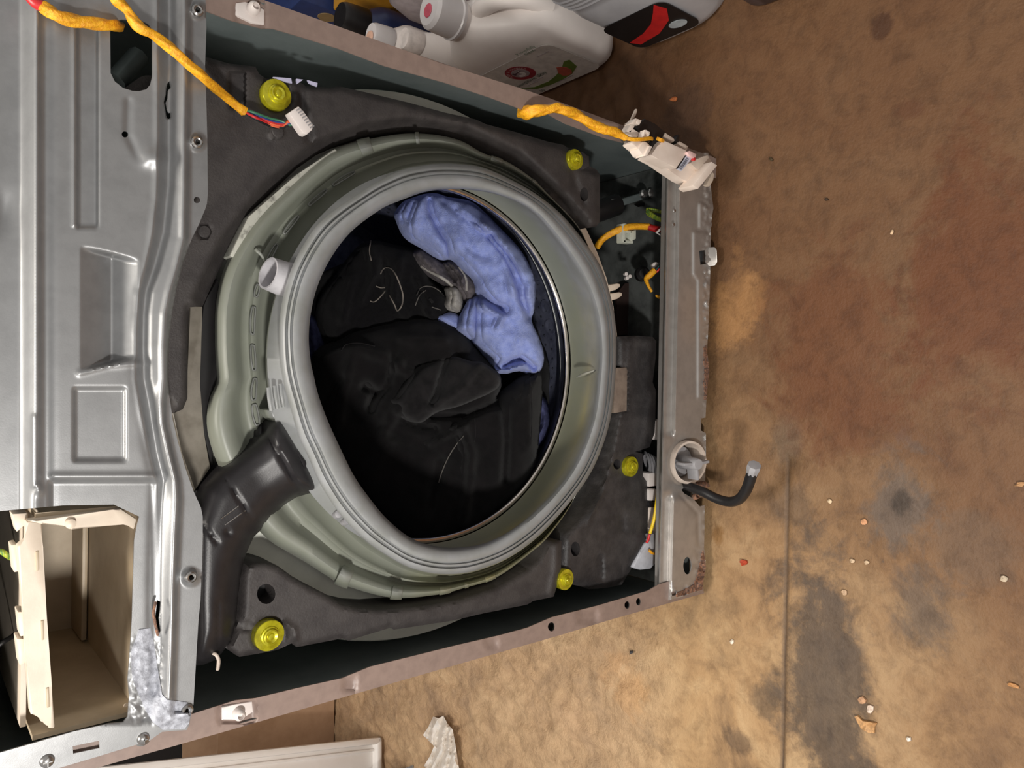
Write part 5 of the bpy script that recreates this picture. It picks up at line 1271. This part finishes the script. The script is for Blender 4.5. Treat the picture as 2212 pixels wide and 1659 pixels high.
from_bm('print', bm, mat('carton_tan', (146, 122, 84), 0.5), BB)
YB = PX(820, 8, 0.70)
box_y = thing('yellow_carton', (0.885, 0.82, 0), 'mustard yellow carton behind the dark bottle, at the top edge', 'box')
box('carton', (0.885, 0.82, 0.11), (0.10, 0.16, 0.22), mat('mustard_carton', (176, 126, 38), 0.5, 0, (160, 110, 30), 30), box_y, None, 0.006)
GBp = PX(930, 14, 0.70)
gb = thing('grey_jug', (0.805, 0.60, 0), 'tall pale grey jug with sloping shoulder behind the detergent jug, cut by the top edge', 'bottle')
gx, gy, gz = 0.805, 0.60, 0.20
rbox_loft('body', [(0, gx, gy, 0.055, 0.085, 4), (0.01, gx, gy, 0.06, 0.09, 4), (gz*0.75, gx, gy, 0.06, 0.09, 4), (gz, gx, gy, 0.052, 0.08, 3), (gz+0.04, gx, gy, 0.03, 0.035, 2.2)], mat('lilac_grey_plastic', (158, 148, 150), 0.4), gb)
lathe('cap', (gx, gy, gz+0.035), (0, 0, 1), [(0, 0), (0.026, 0), (0.025, 0.03), (0, 0.032)], 'white', gb, 24)
box_dz = PX(1262, 0, 0.66)
sb = thing('spray_bottle', (0.725, 0.20, 0), 'silver bottle with a black collar between the two jugs, cut by the top edge', 'bottle')
lathe('body', (0.725, 0.20, 0), (0, 0, 1), [(0, 0), (0.033, 0), (0.035, 0.004), (0.035, 0.215), (0.028, 0.235), (0.018, 0.245), (0, 0.246)], mat('spray_foil', (150, 156, 166), 0.3, 0.3), sb, 32)
lathe('collar', (0.725, 0.20, 0.215), (0, 0, 1), [(0.0352, 0), (0.0362, 0.001), (0.0362, 0.012), (0.034, 0.013)], 'black', sb, 32, True)

# ================================================================== left of the washer
# white plastic panel leaning, standing on its end
B0 = PZ(824, 1592, 0.0); T0 = PX(275, 1650, -0.80)
av = T0-B0; av /= np.linalg.norm(av)
wv = np.array([-0.94, -0.34, 0.0]); wv -= av*(wv@av); wv /= np.linalg.norm(wv)
nv = np.cross(av, wv); nv /= np.linalg.norm(nv)
if nv[1] > 0: nv = -nv
PN = thing('white_tray', tuple(B0), 'long white plastic tray standing on end at the lower left edge of the photo', 'tray')
LN, WD = 0.92, 0.40
def pw(a, b, c): return B0+av*a+wv*b+nv*c
def panel_part(name, a0, a1, b0, b1, c0, c1, material, bev, parent):
    rot = Matrix((V(av), V(wv), V(np.cross(av, wv)))).transposed()
    sgn = 1.0 if np.cross(av, wv)@nv > 0 else -1.0
    c = pw((a0+a1)/2, (b0+b1)/2, (c0+c1)/2)
    return box(name, c, (abs(a1-a0), abs(b1-b0), abs(c1-c0)), material, parent, rot, bev)
M['tray'] = mat('tray_plastic', (248, 245, 242), 0.35, 0, (242, 238, 234), 12)
panel_part('tray_floor', 0.01, LN, 0.006, WD, -0.024, -0.016, 'tray', 0.001, PN)
panel_part('rim', 0.0, LN, 0.0, 0.016, -0.024, 0.004, 'tray', 0.005, PN)
panel_part('rim', 0.0, 0.016, 0.0, WD, -0.024, 0.004, 'tray', 0.005, PN)
panel_part('rim', 0.012, LN, 0.026, 0.032, -0.018, -0.008, 'tray', 0.002, PN)
# clear plastic bin with blue contents at its foot
CB_ = PZ(845, 1652, 0.0)
CT = thing('clear_bin', (CB_[0]-0.05, CB_[1]-0.06, 0), 'clear plastic bin with blue contents, at the bottom edge beside the white tray', 'bin')
rb = Matrix.Rotation(0.5, 3, 'Z')
def cbx(name, dx, dy, z0, z1, sx, sy, m_, bev, parent=CT):
    o = V((CB_[0]-0.065, CB_[1]-0.075, 0))+rb @ Vector((dx, dy, 0))
    return box(name, (o.x, o.y, (z0+z1)/2), (sx, sy, z1-z0), m_, parent, rb, bev)
cm = mat('clear_plastic', (214, 218, 224), 0.12, trans=0.75)
for dx, dy, sx, sy in ((0, 0.075, 0.16, 0.003), (0, -0.075, 0.16, 0.003), (0.078, 0, 0.003, 0.15), (-0.078, 0, 0.003, 0.15)):
    cbx('bin_wall', dx, dy, 0.0, 0.075, sx, sy, cm, 0)
cbx('bin_rim', 0, 0.078, 0.070, 0.078, 0.17, 0.010, 'white', 0.002); cbx('bin_rim', 0.080, 0, 0.070, 0.078, 0.010, 0.166, 'white', 0.002)
cbx('bin_contents', 0, 0, 0.004, 0.052, 0.148, 0.138, mat('blue_contents', (96, 128, 206), 0.6), 0.012)

# cardboard box farther back
cb0 = PZ(722, 1509, 0)
BXH = float(PY(470, 1595, float(cb0[1]))[2])
CBX = thing('cardboard_box', (float(cb0[0])-0.2, float(cb0[1])+0.15, 0), 'plain brown cardboard box on the floor at the left of the washer', 'box')
bx_c = (float(cb0[0])-0.05, float(cb0[1])+0.152)
box('box_wall', (bx_c[0], bx_c[1]-0.15, BXH/2), (0.62, 0.005, BXH), mat('cardboard', (186, 152, 122), 0.8, 0, (174, 140, 110), 20), CBX, None, 0.0)
box('box_wall', (bx_c[0], bx_c[1]+0.15, BXH/2), (0.62, 0.005, BXH), bpy.data.materials['cardboard'], CBX)
for s in (-1, 1): box('box_wall', (bx_c[0]+s*0.3075, bx_c[1], BXH/2), (0.005, 0.30, BXH), bpy.data.materials['cardboard'], CBX)
box('box_bottom', (bx_c[0], bx_c[1], 0.004), (0.61, 0.30, 0.006), bpy.data.materials['cardboard'], CBX)

# crumpled translucent wrapper on the broken floor
def wr_fn(x, y):
    out = np.zeros(x.shape)
    for i, (a, b) in enumerate(zip(x, y)):
        u = a+0.25*(b-1600)
        h = 0.007+0.012*abs(math.sin(u*0.16+2.0*noise.noise((a*0.03, b*0.02, 1.0))))+0.008*abs(noise.noise((a*0.08, b*0.05, 4.0)))
        out[i] = PZ(a, b, h)[1]
    return out
o = sheet('plastic_wrapper', [(914, 1588), (926, 1570), (936, 1548), (948, 1552), (958, 1546), (966, 1562), (978, 1576), (984, 1610), (990, 1650), (998, 1690), (940, 1690), (928, 1668), (916, 1655), (930, 1632), (938, 1612)], wr_fn, 0.0008,
          mat('translucent_film', (248, 240, 230), 0.25, 0, (240, 230, 218), 60, bump=0.5, bs=90, bd=0.003, trans=0.4), None, (), 5, None, 35)
tag(o, 'crumpled translucent plastic wrapper on the broken floor', 'wrapper')

# ================================================================== litter on the floor
def chip(name, px, py, rx, ry, h, col, label, cat, rot=0.0, seed=1, curl=0.0, pts=None, group=None):
    rnd = random.Random(seed)
    if pts is None:
        pts = []
        for i in range(9):
            a = 2*PI*i/9; r = 0.75+0.45*rnd.random()
            x, y = math.cos(a)*rx*r, math.sin(a)*ry*r
            pts.append((px+x*math.cos(rot)-y*math.sin(rot), py+x*math.sin(rot)+y*math.cos(rot)))
    cx = sum(p[0] for p in pts)/len(pts); cy = sum(p[1] for p in pts)/len(pts)
    zf = 0.0012
    bm = bmesh.new()
    lo = [bm.verts.new(V(PZ(p[0], p[1], zf))) for p in pts]
    hi = [bm.verts.new(V(PZ(p[0], p[1], zf))+Vector((0, 0, h*(0.4+0.6*rnd.random())+curl*rnd.random()))) for p in pts]
    tp = bm.verts.new(V(PZ(cx, cy, zf))+Vector((0, 0, h*1.2)))
    n = len(pts)
    for i in range(n):
        bm.faces.new((lo[i], lo[(i+1) % n], hi[(i+1) % n], hi[i])); bm.faces.new((hi[i], hi[(i+1) % n], tp))
    bm.faces.new(lo[::-1])
    mn = 'chip_'+'_'.join(str(v) for v in col)
    mm = bpy.data.materials.get(mn) or mat(mn, col, 0.7, 0, tuple(int(v*0.82) for v in col), 300, bump=0.4, bs=600)
    o = settle(from_bm(name, bm, mm, None, 25))
    return tag(o, label, cat, group)
def z4(pts): return [(1300+a/2.185, 900+b/2.185) for a, b in pts]
chip('wood_shaving', 0, 0, 0, 0, 0.003, (196, 150, 100), 'curled tan wood shaving on the dark floor stain, largest of its three scraps', 'shaving', pts=z4([(1200, 1412), (1210, 1408), (1235, 1432), (1290, 1440), (1302, 1446), (1292, 1462), (1290, 1492), (1268, 1488), (1250, 1478), (1228, 1470), (1212, 1440)]), curl=0.004)
chip('plaster_crumb', 1881, 1532, 8, 9, 0.004, (226, 204, 186), 'whitish flaky crumb just above the tan wood shaving', 'crumb', seed=4)
chip('wood_crumb', 1863, 1512, 9, 8, 0.004, (190, 146, 110), 'tan round crumb, uppermost of the three scraps on the dark stain', 'crumb', seed=6)
chip('white_crumb', 1964, 1596, 5, 5, 0.004, (244, 236, 224), 'bright white crumb to the right of the dark stain near the bottom', 'crumb', seed=8)
chip('red_leaf', 1608, 1215, 8, 7, 0.003, (172, 62, 30), 'small rust-red leaf scrap below the drain hose', 'leaf', seed=9, curl=0.003)
chip('orange_leaf', 1456, 214, 8, 5, 0.003, (206, 120, 66), 'small orange leaf scrap above the door lock switch', 'leaf', seed=11, rot=-0.3)
chip('white_fleck', 1582, 1386, 4, 5, 0.003, (240, 226, 206), 'bright white fleck below the corner of the washer', 'crumb', seed=12)
chip('pale_chip', 2170, 1249, 9, 7, 0.003, (190, 172, 148), 'pale flat chip near the right edge', 'chip', seed=13, rot=0.5)
chip('tan_splinter', 2190, 1480, 16, 4, 0.003, (190, 136, 84), 'long tan splinter at the right edge near the bottom', 'splinter', seed=14, rot=0.3)
chip('tan_sliver', 2206, 1046, 12, 5, 0.004, (196, 150, 104), 'tan sliver cut by the right edge, in the dark floor area', 'splinter', seed=15, rot=-0.1)
chip('peach_crumb', 1868, 1127, 7, 7, 0.003, (206, 150, 108), 'peach crumb below the dark burnt stain', 'crumb', seed=16)
chip('cream_crumb', 1794, 1082, 4, 5, 0.003, (222, 196, 160), 'cream crumb left of the dark burnt stain', 'crumb', seed=17)
chip('pale_sliver', 1928, 502, 3, 6, 0.003, (218, 186, 150), 'pale sliver alone on the brown floor at the upper right', 'splinter', seed=18, rot=0.4)
chip('grey_crumb', 1842, 1211, 5, 5, 0.003, (204, 178, 146), 'left one of two pale crumbs side by side in mid floor', 'crumb', seed=19)
chip('grey_crumb', 1873, 1215, 5, 4, 0.003, (204, 178, 146), 'right one of two pale crumbs side by side in mid floor', 'crumb', seed=20)
chip('beige_crumb', 1825, 1280, 6, 6, 0.003, (196, 164, 132), 'beige crumb below the two pale crumbs in mid floor', 'crumb', seed=21)
chip('dark_crumb', 1364, 1409, 4, 4, 0.003, (60, 58, 60), 'dark grey crumb below the left side panel', 'crumb', seed=22)
chip('olive_crumb', 1666, 344, 4, 4, 0.003, (70, 54, 30), 'dark olive crumb right of the door lock switch', 'crumb', seed=23)
chip('brown_crumb', 1786, 431, 4, 3, 0.003, (60, 42, 26), 'dark brown crumb on the upper right floor', 'crumb', seed=24)
